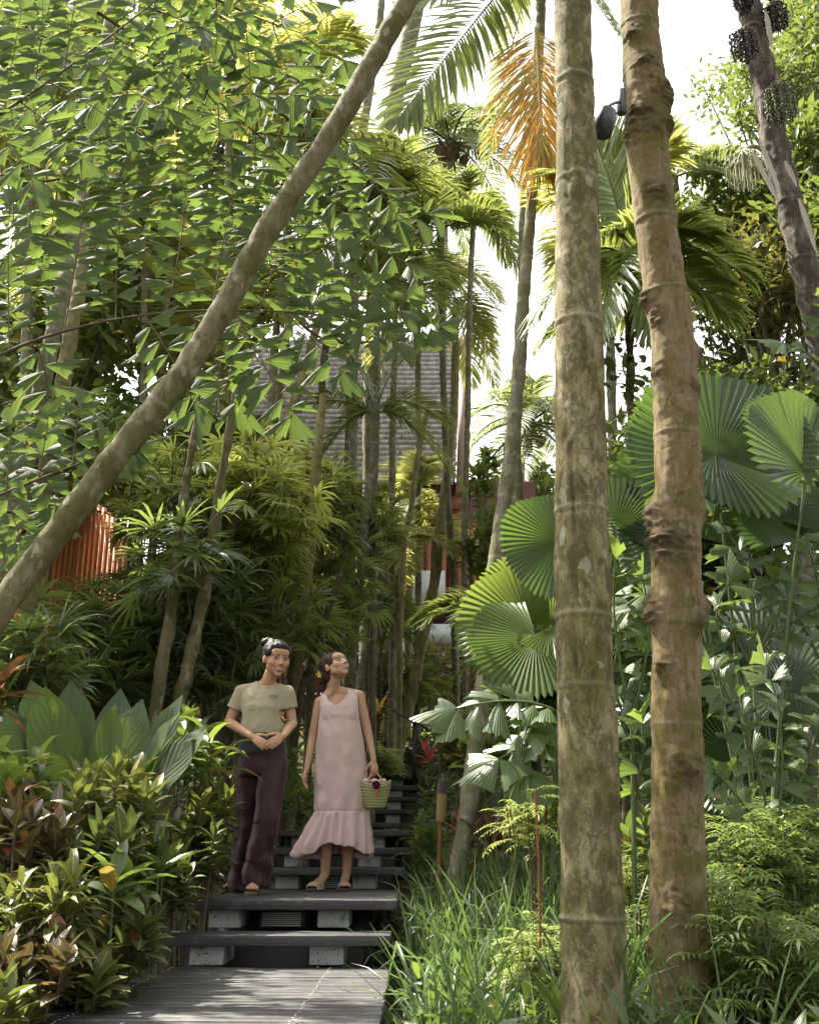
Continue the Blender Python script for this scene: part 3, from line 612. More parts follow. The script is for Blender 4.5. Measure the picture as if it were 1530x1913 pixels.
g = G(); g.bar(br + [.09, -.06, -.25], tr_ + [.06, -.06, .1], .06, .16, up=(1, 0, 0)); g.bar(br + [.19, .05, -.25], tr_ + [.13, .05, .1], .05, .14, up=(1, 0, 0)); g.build('bargeboard', W_pink, vl, vl.location, smooth=False)
def slab(nm, mt, x0, y0, x1, y1, Y, th=.12, par=None):
    a, b = P(x0, y1, Y), P(x1, y0, Y); g = G(); g.box(((a[0] + b[0]) / 2, Y + th / 2, (a[2] + b[2]) / 2), (b[0] - a[0], th, b[2] - a[2])); return g.build(nm, mt, par or vl, (par or vl).location, smooth=False)
slab('wall', W_dark, 330, 900, 1000, 1170, HY + .9, .3)
slab('beam', W_red, 795, 926, 862, 950, HY + .3); slab('beam', W_dark, 650, 905, 855, 918, HY + .15)
slab('post', W_red, 845, 905, 862, 990, HY + .4)
g = G()
for q in range(20):
    px = 744 + q * 14.2; a, b = P(px, 1112 if px < 835 else 1122, HY + .2), P(px, 976 + R(-3, 3), HY + .2); g.tube([a, (a + b) / 2, b], .052, 8, rnd=R(0, 1))
g.build('slat_screen', W_red, vl, vl.location)
slab('cladding_panel', M_panel, 742, 1066, 786, 1128, HY + .05, .1); slab('cladding_panel', M_panel, 787.5, 1066, 831, 1128, HY + .05, .1)
slab('white_band', M_panel, 560, 1166, 1000, 1201, HY + .1, .3); slab('post', M_panel, 748, 1201, 772, 1250, HY + .08, .2)
slab('lower_wall', W_dark, 640, 1120, 1010, 1168, HY + .6, .2); slab('lower_wall', W_dark, 330, 1150, 1060, 1370, HY + .9, .2)
fs = thing('slatted_fence', 'dark red slatted timber fence below the villa', 'fence', (P(750, 1340, 17.5)[0], 17.5, 1.5))
g = G()
for q in range(60):
    px = 480 + q * 9.6; a, b = P(px, 1352, 17.6), P(px, 1205 + R(-4, 2), 17.6); g.tube([a - [0, 0, .3], b], .028 + R(0, .006), 6, rnd=R(0, 1))
g.build('slats', W_dark, fs, fs.location)
g = G(); a, b = P(470, 1300, 17.68), P(1060, 1300, 17.68); g.bar(a, b, .05, .08); a, b = P(470, 1225, 17.68), P(1060, 1225, 17.68); g.bar(a, b, .05, .08); g.build('rail', W_dark, fs, fs.location, smooth=False)
# curved orange timber hut at left
hut = thing('timber_hut', 'curved hut of upright orange cedar boards behind the leaning trunk', 'hut', (P(140, 1350, 9.4)[0], 9.4, .4))
g = G(); top = [(20, 930), (60, 915), (110, 902), (150, 925), (190, 948), (215, 975), (232, 1005)]
nb = 26
for q in range(nb):
    f = q / (nb - 1); px = 20 + f * 212; yt = np.interp(px, [a[0] for a in top], [a[1] for a in top]); YY = 9.2 + 0.9 * max(0, f - .35) ** 2 * 2.2
    a, b = P(px, yt, YY), P(px + 212 / (nb - 1) - .6, yt, YY); gz = ground(a[0], YY) - .1
    w_ = b[0] - a[0]; g.box(((a[0] + b[0]) / 2, YY + .02, (a[2] + gz) / 2), (w_ * 1.0, .04, a[2] - gz))
g.build('boards', W_orange, hut, hut.location, smooth=False)
g = G(); a = P(125, 1000, 9.9); g.box((a[0], 10.1, 1.3), (1.0, .9, 2.6)); g.build('core', W_dark, hut, hut.location, smooth=False)
g = G(); a, b = P(28, 1000, 9.16), P(140, 938, 9.16); g.tube([a, b], .02, 8); g.build('brace', W_dark, hut, hut.location)
# ------------------------------------------------------------------ trunks and palms
def base_of(pxs):
    px, py, Y, wd = pxs[-1]; p = P(px, py, Y); return np.array([p[0], p[1], min(p[2], ground(p[0], p[1]))])
def palm(label, pxs, bark, crownf=None, leaf=None, cat='palm tree', group=None, name='palm_tree', extra=None, sides=16, step=.02, **kw):
    b = base_of(pxs); o = thing(name, label, cat, b, group)
    g = G(); A = trunk(g, pxs, sides=sides, step=step, extra=extra, **kw); g.build('trunk', bark, o, b)
    if crownf:
        g = G(); crownf(g, A[0][:3]); g.build('crown', [leaf or L_areca, M_stem], o, b)
    return o
def cr(**k): return lambda g, top: crown(g, top, **k)

# the two big trunks on the right
def crack(q, d, arc, a, rad):
    o = np.zeros(q.shape[:2]); z = q[..., 2]; ang = a[None]
    # a long split on the side that faces the steps, and shallow peeled hollows
    cen = -PI / 2 - .48 + .06 * np.sin(z * 5); dl = np.abs((ang - cen + PI) % (2 * PI) - PI)
    o -= .012 * np.exp(-(dl / .07) ** 2) * ((z > 1.25) & (z < 2.2)) * (0.4 + .6 * np.abs(np.sin(z * 9)))
    ROUGH[0] = np.clip((np.exp(-(dl / .035) ** 2) * ((z > 1.2) & (z < 2.3)) * .9) + .6 * (fbm(q * [10, 10, 3] + 7, 3) > .75), 0, 1); return o + fbm(q * [22, 22, 5], 3) * .003 - .004 * (vnoise(q * [14, 14, 1.6]) > .55)
palm('tall straight trunk with pale lichen and a long split, before the fan palms',
     [(1066, -1000, 4.3, 32), (1068, -420, 4.3, 48), (1069, -150, 4.3, 60), (1069, 0, 4.3, 66), (1078, 300, 4.3, 76), (1082, 600, 4.3, 88), (1086, 900, 4.3, 98), (1091, 1200, 4.3, 105), (1100, 1500, 4.3, 113), (1108, 1750, 4.3, 120), (1112, 1990, 4.3, 126)],
     B_big, cr(nf=6, L=2.0, Ll=.6, W=.045, elev=(60, 0), n=40), L_areca, group='big trunks in front on the right', extra=crack, sides=64, step=.008, spacing=.42, wob=.004, bumps=.004)
BUMPS = [(1178, 60, 34, .022), (1205, 110, 30, .02), (1240, 175, 60, .03), (1244, 235, 34, .03), (1190, 215, 46, .028), (1228, 245, 22, .018), (1176, 250, 34, .02), (1225, 355, 36, .02), (1198, 560, 34, .03), (1222, 590, 30, .022), (1300, 665, 30, .022), (1222, 690, 26, .018), (1292, 725, 28, .02), (1222, 965, 36, .045), (1310, 960, 30, .03),
         (1225, 1010, 40, .022), (1260, 1020, 55, .018), (1220, 1130, 30, .025), (1222, 1155, 26, .03), (1312, 1135, 34, .05), (1295, 1160, 26, .03), (1232, 1245, 30, .015), (1285, 1440, 40, .018), (1216, 1600, 16, .01), (1322, 1600, 20, .012), (1265, 1690, 34, .016), (1216, 1780, 22, .012), (1320, 1330, 14, .008)]
def knobs(q, d, arc, a, rad):
    o = np.zeros(q.shape[:2]); rough = np.zeros(q.shape[:2])
    for px, py, wd, h in BUMPS:
        cx_ = np.interp(py, [0, 150, 250, 400, 520, 620, 780, 900, 1250, 1450, 1850], [1194, 1203, 1208, 1222, 1238, 1254, 1261, 1265, 1263, 1266, 1272]); ed = min(1, abs(px - cx_) / 42); cp = P(px, py, 4.7 - .10 * math.sqrt(max(0, 1 - ed * ed))); s_ = wd * 4.9 / FPX * .75
        e = np.exp(-((q - cp) ** 2).sum(-1) / (s_ * s_ * 1.0)); o += h * e * 1.25; rough += e
    n_ = fbm(q * 42, 4); ROUGH[0] = np.clip(rough * (.75 + .7 * fbm(q * 22, 2)), 0, 1); return o + np.clip(rough, 0, 1.5) * (n_ * .013 - .008 * np.abs(fbm(q * 20, 2))) + fbm(q * [34, 34, 6], 3) * .0036 + np.abs(fbm(q * 16, 2)) * .004
palm('knobbly brown trunk covered in burls, leaning slightly, beside the tall straight trunk',
     [(1170, -900, 4.7, 34), (1180, -420, 4.7, 46), (1190, -150, 4.7, 56), (1194, 0, 4.7, 66), (1203, 150, 4.7, 72), (1208, 250, 4.7, 74), (1222, 400, 4.7, 76), (1238, 520, 4.7, 76), (1254, 620, 4.7, 78), (1261, 780, 4.7, 82), (1265, 900, 4.7, 84), (1262, 1080, 4.7, 90), (1263, 1250, 4.7, 88), (1266, 1450, 4.7, 96), (1268, 1650, 4.7, 104), (1272, 1850, 4.7, 112), (1273, 1990, 4.7, 116)],
     B_knob, cr(nf=6, L=2.0, Ll=.6, W=.045, elev=(60, 0), n=40), L_areca, group='big trunks in front on the right', extra=knobs, sides=72, step=.007, spacing=.36, wob=.004, bumps=.005)
# leaning trunk on the left
palm('thick mossy trunk with white lichen spots leaning right across the left half',
     [(1230, -950, 5.8, 28), (960, -330, 5.4, 32), (880, -170, 5.35, 35), (762, 0, 5.3, 38), (640, 215, 5.25, 40), (500, 430, 5.2, 43), (370, 655, 5.15, 46), (240, 825, 5.1, 49), (120, 980, 5.05, 52), (15, 1120, 5.0, 52), (-70, 1260, 4.95, 52), (-120, 1450, 4.9, 53), (-140, 1700, 4.9, 56)],
     B_lean, cr(nf=6, L=2.0, Ll=.6, W=.045, elev=(60, 0), n=40), L_areca, sides=36, step=.012, spacing=.30, wob=.004, bumps=.006)

# fruiting fishtail palm, upper right
FT = [(1372, -160, 8.0, 36), (1398, 0, 8.0, 38), (1422, 120, 8.0, 40), (1452, 280, 8.0, 42), (1478, 400, 8.0, 44), (1505, 520, 8.0, 46), (1535, 640, 8.0, 48), (1580, 800, 8.0, 50), (1620, 1000, 8.0, 50)]
ftp = palm('shaggy fishtail palm with hanging strings of fruit, leaning in at the upper right corner', FT, B_shag, None, name='fishtail_palm', extra=lambda q, d, arc, a, rad: np.abs(fbm(q * [22, 22, 3], 3)) * .02, sides=32, spacing=.3, step=.015)
M_fr = [plain('dark_palm_fruit', (.035, .025, .022), .35, .3, 20), plain('green_palm_fruit', (.10, .12, .05), .35, .3, 20), plain('pale_flower_strings', (.22, .22, .12), .7, .3, 20)]
def berries(g, pts, r, mat=0):
    o6 = np.array([[1, 0, 0], [0, 1, 0], [-1, 0, 0], [0, -1, 0], [0, 0, 1], [0, 0, -1]]) * 1.0; n = len(pts)
    V = pts[:, None] + o6[None] * r * rng.uniform(.8, 1.15, (n, 1, 1)); k = (np.arange(n) * 6)[:, None, None]
    F = np.array([[0, 1, 4, 4], [1, 2, 4, 4]])
    q = np.array([[0, 1, 4], [1, 2, 4], [2, 3, 4], [3, 0, 4], [1, 0, 5], [2, 1, 5], [3, 2, 5], [0, 3, 5]])
    V = V.reshape(-1, 3); base = g.n; g.V.append(V); g.L.append(np.tile([0, 0, .5], (len(V), 1))); g.n += len(V)
    for b in range(n):
        for f in q: g.N.append([base + b * 6 + int(x) for x in f]); g.NM.append(mat)
for (px, py, wpx, hpx, Y, mt, ns, kind) in [(1388, 8, 34, 44, 7.8, 0, 16, 'b'), (1447, 38, 46, 62, 7.9, 0, 22, 'b'), (1388, 92, 50, 74, 7.7, 0, 24, 'b'), (1455, 200, 54, 90, 7.8, 1, 26, 'b'), (1388, 325, 74, 78, 7.9, 2, 34, 's')]:
    g = G(); c = P(px, py - hpx / 2, Y); s_ = dep(c) / FPX; W_, H_ = wpx * s_ / 2, hpx * s_ * 1.0
    tb = P(px + (35 if px < 1430 else -8), py - hpx / 2 - 6, 8.0); g.tube(bez(tb, (tb + c) / 2 + [0, 0, .12], c, np.linspace(0, 1, 8)), .018, 8, 1)
    for q in range(ns):
        a = q / ns * 2 * PI * 2.6; rr_ = W_ * math.sqrt((q + .5) / ns); hx, hy = math.cos(a) * rr_, math.sin(a) * rr_; L_ = H_ * R(.8, 1.05) * (1 - .25 * (rr_ / W_) ** 3)
        tt = np.linspace(0, 1, 30 if kind == 'b' else 12); st = c + np.stack([hx * np.minimum(1, .3 + tt * 3), hy * np.minimum(1, .3 + tt * 3), -L_ * tt], 1) + [0, 0, .0]
        g.tube(st, .004 if kind == 'b' else .006, 4, 1, cap=False)
        if kind == 'b': berries(g, st[2:] + rng.normal(0, .008, (28, 3)), .0125, 0)
    g.build('fruit_cluster' if kind == 'b' else 'flower_cluster', [M_fr[mt], M_fr[2] if kind == 's' else M_fiber], ftp, ftp.location)
g = G()
for (a, b) in [((1418, 260), (1462, 372)), ((1466, 300), (1490, 350)), ((1492, 370), (1528, 480)), ((1430, 20), (1442, 90)), ((1404, 282), (1455, 380))]:
    g = G(); p, q = P(*a, 7.75), P(*b, 7.82); ribbons(g, p[None], (q - p)[None], [[0, -1, .1]], np.linalg.norm(q - p), .05, 0, 4, .3, prof_strap); g.build('split_sheath', MATS.get('grey_leaf_sheath') or plain('grey_leaf_sheath', (.36, .33, .27), .8), ftp, ftp.location)
def fgroup(g, top):
    for (q0, q1, q2) in [((1398, -60), (1300, -200), (1180, -60)), ((1400, -80), (1500, -220), (1620, -20))]:
        frond(g, P(*q0, 8), P(*q1, 8.3), P(*q2, 8.6), 30, .5, .05)
g = G(); fgroup(g, None); g.build('crown', [L_areca, M_stem], ftp, ftp.location)

# thin palms: (label, path, bark, crown)
A_ = palm
grp = 'slender ringed palms in the garden'
A_('ringed palm trunk at far left, green above and pale below, left one of a pair', [(215, -60, 8.4, 18), (185, 150, 8.3, 20), (160, 330, 8.2, 23), (130, 480, 8.1, 26), (100, 620, 8, 30), (70, 760, 8, 32), (30, 960, 8, 34), (0, 1120, 8, 34), (-10, 1250, 8, 36)], B_grey, None, group=grp)
A_('stouter mottled trunk just right of the ringed one at far left', [(165, 380, 8.6, 22), (150, 520, 8.5, 26), (130, 640, 8.4, 28), (108, 780, 8.4, 30), (85, 900, 8.4, 32), (62, 1050, 8.4, 32), (45, 1300, 8.4, 34)], B_tan, None, group=grp)
A_('slim straight trunk ending under hanging fishtail leaves, left of the shingle roof', [(604, 738, 9.9, 15), (598, 800, 9.9, 17), (588, 930, 9.9, 19), (575, 1060, 9.9, 22), (562, 1170, 9.9, 22), (548, 1300, 9.9, 24)], B_tan, None, group=grp)
A_('pale smooth trunk slanting right in front of the left end of the roof', [(640, 520, 11, 14), (598, 600, 11, 17), (572, 680, 11, 18), (545, 760, 11, 20), (518, 832, 11, 22), (495, 900, 11, 22), (470, 1100, 11, 22)], B_tan, cr(nf=9, L=1.3, Ll=.5, W=.036, elev=(80, -10)), L_areca, group=grp)
A_('short ringed trunk ending in front of the lower edge of the roof', [(702, 775, 12, 13), (697, 840, 12, 14), (690, 910, 12, 15), (680, 1000, 12, 15), (668, 1150, 12, 16), (650, 1330, 12, 18)], B_grey, lambda g, top: [frond(g, top, P(740, 735, 12), P(860, 905, 12), 60, .48, .035, hang=.75), frond(g, top, P(735, 715, 12.2), P(835, 790, 12.3), 50, .45, .035, hang=.5), frond(g, top, P(680, 690, 12), P(640, 640, 12.1), 44, .42, .035), frond(g, top, P(660, 745, 12), P(585, 880, 12), 44, .42, .035, hang=.6), frond(g, top, P(720, 690, 12), P(770, 660, 12), 40, .4, .03), frond(g, top, P(640, 730, 12), P(560, 760, 12), 44, .4, .03, hang=.6)], L_areca, group=grp)
A_('long thin trunk crossing the right edge of the roof and leaning over the handrail', [(852, 560, 15.2, 12), (850, 660, 15.2, 14), (848, 750, 15.1, 15), (840, 850, 15.1, 17), (826, 960, 15, 18), (812, 1080, 15, 20), (795, 1170, 14.9, 21), (772, 1290, 14.9, 22), (742, 1415, 14.8, 24)], B_tan, cr(nf=8, L=1.15, Ll=.5, W=.036, elev=(70, -30), sag=.9, hang=.9), L_bright, group=grp)

b1 = A_('tall mottled palm whose green banded upper stem passes the orange dead frond', [(1022, -260, 8.4, 17), (1014, -60, 8.4, 18), (1008, 80, 8.4, 19), (1002, 220, 8.4, 19), (994, 380, 8.4, 20), (985, 500, 8.4, 23), (972, 640, 8.4, 25), (958, 800, 8.4, 26), (938, 950, 8.3, 27), (918, 1090, 8.2, 28), (905, 1250, 8.0, 30), (892, 1370, 7.8, 32), (872, 1530, 7.6, 35), (845, 1700, 7.5, 38)],
    B_grey, None, group=grp, spacing=.16, sides=24)
g = G(); T0 = P(1010, -110, 8.4)
frond(g, T0, P(875, 50, 7.8), P(742, 222, 7.5), 64, .64, .060, vee=-.15, hang=.35, a0=72, a1=30, rr=.014, side=(-.62, .2, .75))
frond(g, T0, P(930, -60, 7.8), P(760, 10, 7.6), 54, .62, .055, hang=.4, side=(-.3, .3, .9))
frond(g, T0, P(1080, -60, 8.2), P(1150, 60, 8), 50, .5, .04, hang=.8)
frond(g, T0, P(960, 40, 8.6), P(905, 330, 8.8), 40, .4, .035, hang=.7)
frond(g, T0, P(1060, -260, 8.6), P(1230, -240, 8.6), 44, .55, .045)
frond(g, T0, P(960, -300, 8.6), P(800, -260, 8.6), 44, .55, .045)
g.build('crown', [L_areca, M_stem], b1, b1.location)
g = G()
frond(g, P(1000, 50, 7.9), P(1008, 170, 7.8), P(1012, 300, 7.8), 110, .92, .022, vee=-.1, hang=.30, a0=46, a1=10, start=.02, jit=.09, side=(1, 0.1, 0))
frond(g, P(1004, 90, 8.6), P(1015, 190, 8.6), P(1012, 320, 8.6), 60, .60, .022, vee=.0, hang=.5, a0=40, a1=12, start=.02, jit=.1, side=(1, 0.3, 0))
g.build('dead_frond', [L_dead, plain('dry_stem', (.35, .24, .10), .7)], b1, b1.location)['label'] = 'orange dead frond hanging straight down'
A_('thinner grey trunk close behind the tall mottled palm', [(978, 350, 9.6, 12), (974, 480, 9.6, 13), (970, 640, 9.6, 16), (966, 800, 9.6, 18), (967, 1000, 9.5, 20), (972, 1160, 9.4, 22), (976, 1300, 9.3, 24), (980, 1480, 9.2, 26), (982, 1680, 9.1, 28)], B_grey, None, group=grp)
A_('dark stem wrapped in a leafy vine between the two big trunks', [(1170, 490, 7.2, 22), (1172, 560, 7.2, 20), (1175, 640, 7.2, 15), (1176, 740, 7.2, 15), (1176, 900, 7.2, 16), (1172, 1100, 7.2, 17), (1170, 1500, 7.2, 18)], B_dark,
   lambda g, top: [frond(g, top, P(*a, 7.2 + k1), P(*b, 7.1 + k2), 52, .5, .045, hang=hh, rr=.014) for a, b, k1, k2, hh in [((1110, 400), (1000, 610), -.1, -.2, .8), ((1120, 520), (1015, 640), .1, .1, .9), ((1240, 400), (1400, 520), -.1, 0, .7), ((1250, 460), (1370, 600), .1, .2, .8), ((1160, 380), (1110, 260), 0, 0, .3), ((1190, 370), (1250, 250), 0, 0, .3), ((1140, 440), (1120, 640), -.4, -.4, .8), ((1210, 460), (1230, 640), -.3, -.3, .8), ((1210, 390), (1330, 440), -.3, -.3, .6)]], L_areca, group=grp, spacing=.09)
for lab, px, bk, lf in [
    ('thick grey trunk rising right behind the head of the woman in pink', [(720, 1010, 15.2, 26), (712, 1100, 15.1, 29), (698, 1180, 15.0, 31), (682, 1270, 14.9, 32), (672, 1350, 14.8, 34)], B_grey, 0),
    ('shadowed upright trunk left of the thick grey one behind the women', [(690, 960, 14.4, 16), (672, 1100, 14.4, 18), (658, 1220, 14.4, 20), (650, 1340, 14.8, 22)], B_dark, 0),
    ('thin sunlit trunk nearest the bare shoulder, first of three by the handrail', [(722, 1150, 15.5, 12), (712, 1210, 15.5, 13), (698, 1280, 15.5, 14), (684, 1345, 15.5, 15)], B_tan, 1),
    ('thin finely ringed trunk, second of three behind the handrail', [(734, 1165, 15.8, 11), (728, 1220, 15.8, 12), (716, 1290, 15.8, 13), (704, 1360, 15.8, 14)], B_tan, 2),
    ('thin ringed trunk nearest the rail, third of three behind the handrail', [(745, 1130, 16.1, 9), (738, 1200, 16.1, 10), (730, 1290, 16.1, 11), (722, 1360, 16.1, 11)], B_tan, 0)]:
    A_(lab, px, bk, [None, cr(nf=6, L=.7, Ll=.36, W=.03, sag=.8), cr(nf=6, L=.6, Ll=.35, W=.03)][lf], L_rhapis, group=grp)
for lab, px, bk in [
    ('mossy trunk leaning right behind the nest fern', [(450, 690, 8.2, 14), (415, 900, 8.2, 18), (400, 1010, 8.2, 22), (375, 1130, 8.2, 24), (345, 1260, 8.1, 26), (325, 1350, 8.1, 28)], B_lean),
    ('upright mossy trunk just left of the leaning one behind the nest fern', [(372, 760, 8, 13), (340, 960, 8, 17), (325, 1100, 8, 22), (305, 1220, 8, 26), (288, 1350, 8, 28)], B_lean),
    ('dark trunk slanting right between the two mossy trunks', [(455, 930, 8.8, 14), (400, 1080, 8.8, 18), (350, 1200, 8.8, 22), (322, 1300, 8.8, 24)], B_dark),
    ('trunk standing behind the woman in the khaki shirt at her right shoulder', [(575, 1080, 10.2, 14), (560, 1170, 10.2, 18), (550, 1260, 10.2, 20), (546, 1370, 10.2, 22)], B_tan),
    ('dark slanting stem between the two women', [(640, 1060, 9.6, 10), (612, 1150, 9.6, 12), (585, 1240, 9.6, 13), (562, 1310, 9.6, 14)], B_dark),
    ('faint trunk rising behind the fishtail fronds at top left', [(300, 300, 13, 12), (285, 450, 13, 13), (272, 620, 13, 15), (262, 800, 13, 16)], B_grey),
    ('pale trunk left of the leaning trunk, behind the hanging leaflets', [(330, 330, 12, 12), (318, 480, 12, 13), (305, 620, 12, 14), (300, 800, 12, 15)], B_grey),
    ('brown trunk seen through the gap right of the leaning trunk', [(470, 520, 12.5, 13), (455, 640, 12.5, 16), (440, 720, 12.5, 17), (430, 860, 12.5, 18)], B_tan),
    ('narrow pale trunk before the left part of the shingle roof', [(545, 570, 13.5, 10), (530, 680, 13.5, 12), (515, 780, 13.5, 13), (500, 900, 13.5, 13)], B_tan),
    ('green banded stem in front of the middle of the roof', [(655, 600, 13.2, 9), (652, 760, 13.2, 10), (648, 900, 13.2, 12), (640, 1060, 13.2, 13)], B_green),
    ('pale stem crossing the eave of the roof', [(800, 760, 14, 9), (780, 850, 14, 10), (765, 960, 14, 11), (752, 1060, 14, 12)], B_tan)]:
    A_(lab, px, bk, None, group=grp, step=.03, sides=12)

# broad bright crowns in the middle distance (each a palm of its own with its trunk)
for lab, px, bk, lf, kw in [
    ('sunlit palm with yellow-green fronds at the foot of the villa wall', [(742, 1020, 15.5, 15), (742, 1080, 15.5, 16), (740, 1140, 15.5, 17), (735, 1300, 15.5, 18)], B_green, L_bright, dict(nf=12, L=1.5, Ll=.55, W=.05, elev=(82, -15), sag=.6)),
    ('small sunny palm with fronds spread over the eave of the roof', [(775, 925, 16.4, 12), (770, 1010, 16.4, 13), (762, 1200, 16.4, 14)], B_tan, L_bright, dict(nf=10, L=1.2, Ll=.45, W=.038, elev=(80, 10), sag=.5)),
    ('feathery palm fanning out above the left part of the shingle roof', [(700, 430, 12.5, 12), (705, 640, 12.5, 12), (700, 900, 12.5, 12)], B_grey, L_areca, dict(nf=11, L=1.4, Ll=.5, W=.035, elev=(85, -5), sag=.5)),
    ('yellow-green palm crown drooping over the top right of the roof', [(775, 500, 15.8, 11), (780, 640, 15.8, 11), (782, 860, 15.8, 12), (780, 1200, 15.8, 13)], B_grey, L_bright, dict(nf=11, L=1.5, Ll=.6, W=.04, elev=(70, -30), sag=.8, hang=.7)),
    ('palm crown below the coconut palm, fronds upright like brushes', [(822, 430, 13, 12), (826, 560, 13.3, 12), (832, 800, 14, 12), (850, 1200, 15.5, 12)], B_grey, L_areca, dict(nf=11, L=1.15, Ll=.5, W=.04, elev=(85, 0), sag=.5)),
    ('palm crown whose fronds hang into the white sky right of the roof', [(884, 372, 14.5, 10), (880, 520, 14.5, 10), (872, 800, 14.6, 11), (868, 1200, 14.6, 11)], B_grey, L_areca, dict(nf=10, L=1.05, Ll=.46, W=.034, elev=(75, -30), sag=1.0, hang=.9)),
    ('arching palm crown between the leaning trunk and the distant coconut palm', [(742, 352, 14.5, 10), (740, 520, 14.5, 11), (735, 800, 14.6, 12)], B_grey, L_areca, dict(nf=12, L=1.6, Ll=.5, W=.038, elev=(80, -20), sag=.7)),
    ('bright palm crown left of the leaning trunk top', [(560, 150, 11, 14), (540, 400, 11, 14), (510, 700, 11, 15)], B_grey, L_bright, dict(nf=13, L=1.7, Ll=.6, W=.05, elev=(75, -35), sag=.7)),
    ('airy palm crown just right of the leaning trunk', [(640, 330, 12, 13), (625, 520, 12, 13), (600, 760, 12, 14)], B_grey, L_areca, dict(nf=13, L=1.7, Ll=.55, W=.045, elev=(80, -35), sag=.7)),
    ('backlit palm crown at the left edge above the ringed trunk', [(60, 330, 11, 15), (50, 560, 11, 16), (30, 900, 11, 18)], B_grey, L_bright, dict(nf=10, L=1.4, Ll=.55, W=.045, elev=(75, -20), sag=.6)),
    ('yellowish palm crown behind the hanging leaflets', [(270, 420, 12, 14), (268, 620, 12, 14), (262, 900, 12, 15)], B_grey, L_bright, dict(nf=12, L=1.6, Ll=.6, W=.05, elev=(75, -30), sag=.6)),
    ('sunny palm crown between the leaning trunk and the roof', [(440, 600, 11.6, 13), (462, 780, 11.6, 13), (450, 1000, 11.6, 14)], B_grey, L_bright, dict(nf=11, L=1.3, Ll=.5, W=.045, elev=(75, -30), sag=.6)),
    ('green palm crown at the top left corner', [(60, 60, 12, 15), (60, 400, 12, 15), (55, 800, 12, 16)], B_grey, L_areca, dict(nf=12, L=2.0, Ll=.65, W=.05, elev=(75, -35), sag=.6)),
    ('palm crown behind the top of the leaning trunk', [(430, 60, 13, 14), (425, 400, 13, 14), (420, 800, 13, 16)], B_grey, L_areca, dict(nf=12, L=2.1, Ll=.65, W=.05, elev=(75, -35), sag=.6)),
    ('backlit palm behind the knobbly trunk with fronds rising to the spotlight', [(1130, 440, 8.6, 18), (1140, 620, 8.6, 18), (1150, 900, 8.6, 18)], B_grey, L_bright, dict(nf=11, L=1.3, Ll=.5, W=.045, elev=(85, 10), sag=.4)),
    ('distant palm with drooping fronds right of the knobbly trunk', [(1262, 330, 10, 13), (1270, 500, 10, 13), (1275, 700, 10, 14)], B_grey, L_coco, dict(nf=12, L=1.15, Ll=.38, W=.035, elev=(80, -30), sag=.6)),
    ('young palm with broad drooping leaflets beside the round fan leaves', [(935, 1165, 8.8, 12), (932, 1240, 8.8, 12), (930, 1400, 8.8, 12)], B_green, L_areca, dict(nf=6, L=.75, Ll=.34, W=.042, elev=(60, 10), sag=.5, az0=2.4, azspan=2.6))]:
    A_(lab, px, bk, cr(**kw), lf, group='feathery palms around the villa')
# coconut palms far off
for lab, px, kw in [
    ('distant coconut palm with brown crown heart under white sky', [(842, 268, 21, 24), (838, 300, 21, 20), (832, 340, 21, 20), (826, 420, 21, 22), (820, 900, 21, 26)], dict(nf=17, L=1.9, Ll=.62, W=.045, elev=(80, -30), sag=.6, n=50, rr=.035)),
    ('distant coconut palm behind the tall mottled palm, right of the roof', [(990, 790, 24, 16), (985, 860, 24, 16), (975, 1100, 24, 18)], dict(nf=18, L=2.3, Ll=.75, W=.05, elev=(85, -35), sag=.7, n=50, rr=.04))]:
    o = A_(lab, px, B_grey, cr(**kw), L_coco, name='coconut_palm', group='coconut palms beyond the garden', step=.05)
    t0 = P(*px[0][:3]); g = G()
    for k in range(9):
        q = t0 + rng.normal(0, .14, 3) * [1, 1, .6] - [0, 0, .3]; g.tube([q - [0, 0, .13], q - [0, 0, .08], q, q + [0, 0, .08], q + [0, 0, .13]], [.02, .09, .13, .09, .02], 8)
    for k in range(30):
        a = R(0, 6.28); g.tube([t0 - [0, 0, .2], t0 + [math.cos(a) * .3, math.sin(a) * .3, R(-.35, .3)]], .02, 5)
    g.build('husk_heart', M_fiber, o, o.location)
for lab, px in [('wide pale coconut trunk rising out of the top, right of the leaning trunk', [(790, -80, 17, 34), (770, 40, 17, 33), (750, 130, 17, 31), (735, 200, 17, 30), (720, 300, 17, 28), (700, 500, 17, 28), (690, 900, 17, 28)]),
                ('narrow grey trunk just left of the wide pale coconut trunk', [(718, -80, 15, 13), (712, 20, 15, 14), (700, 110, 15, 15), (684, 200, 15, 17), (672, 280, 15, 18), (665, 400, 15, 18), (660, 700, 15, 20)])]:
    A_(lab, px, B_grey, None, name='coconut_palm', group='coconut palms beyond the garden', step=.05, cat='palm tree')

# spotlight strapped to the knobbly trunk
sp_ = thing('spotlight', 'dark grey tin-shaped garden spotlight on a bracket on the knobbly trunk', 'spotlight', P(1160, 190, 4.6))
M_lamp = plain('dark_grey_lamp_metal', (.045, .047, .052), .42, .1, 10, .03, spec=.5)
g = G(); a, b = P(1134, 208, 4.42), P(1124, 250, 4.42); ax = nrm(b - a); rr_ = 18.5 * dep(a) / FPX
g.tube([a - ax * .002, a, a + ax * .004, b - ax * .004, b, b - ax * .01], [rr_ * .3, rr_ * .97, rr_, rr_, rr_ * .9, rr_ * .86], 32); g.build('lamp_can', M_lamp, sp_, sp_.location)
g = G(); g.tube([a - ax * .025, a - ax * .001], [rr_ * .42, rr_ * .5], 20); g.tube(catmull([P(1134, 206, 4.42), P(1138, 197, 4.44), P(1150, 191, 4.5), P(1158, 190, 4.55)], 14), .008, 10); g.build('bracket', M_lamp, sp_, sp_.location)
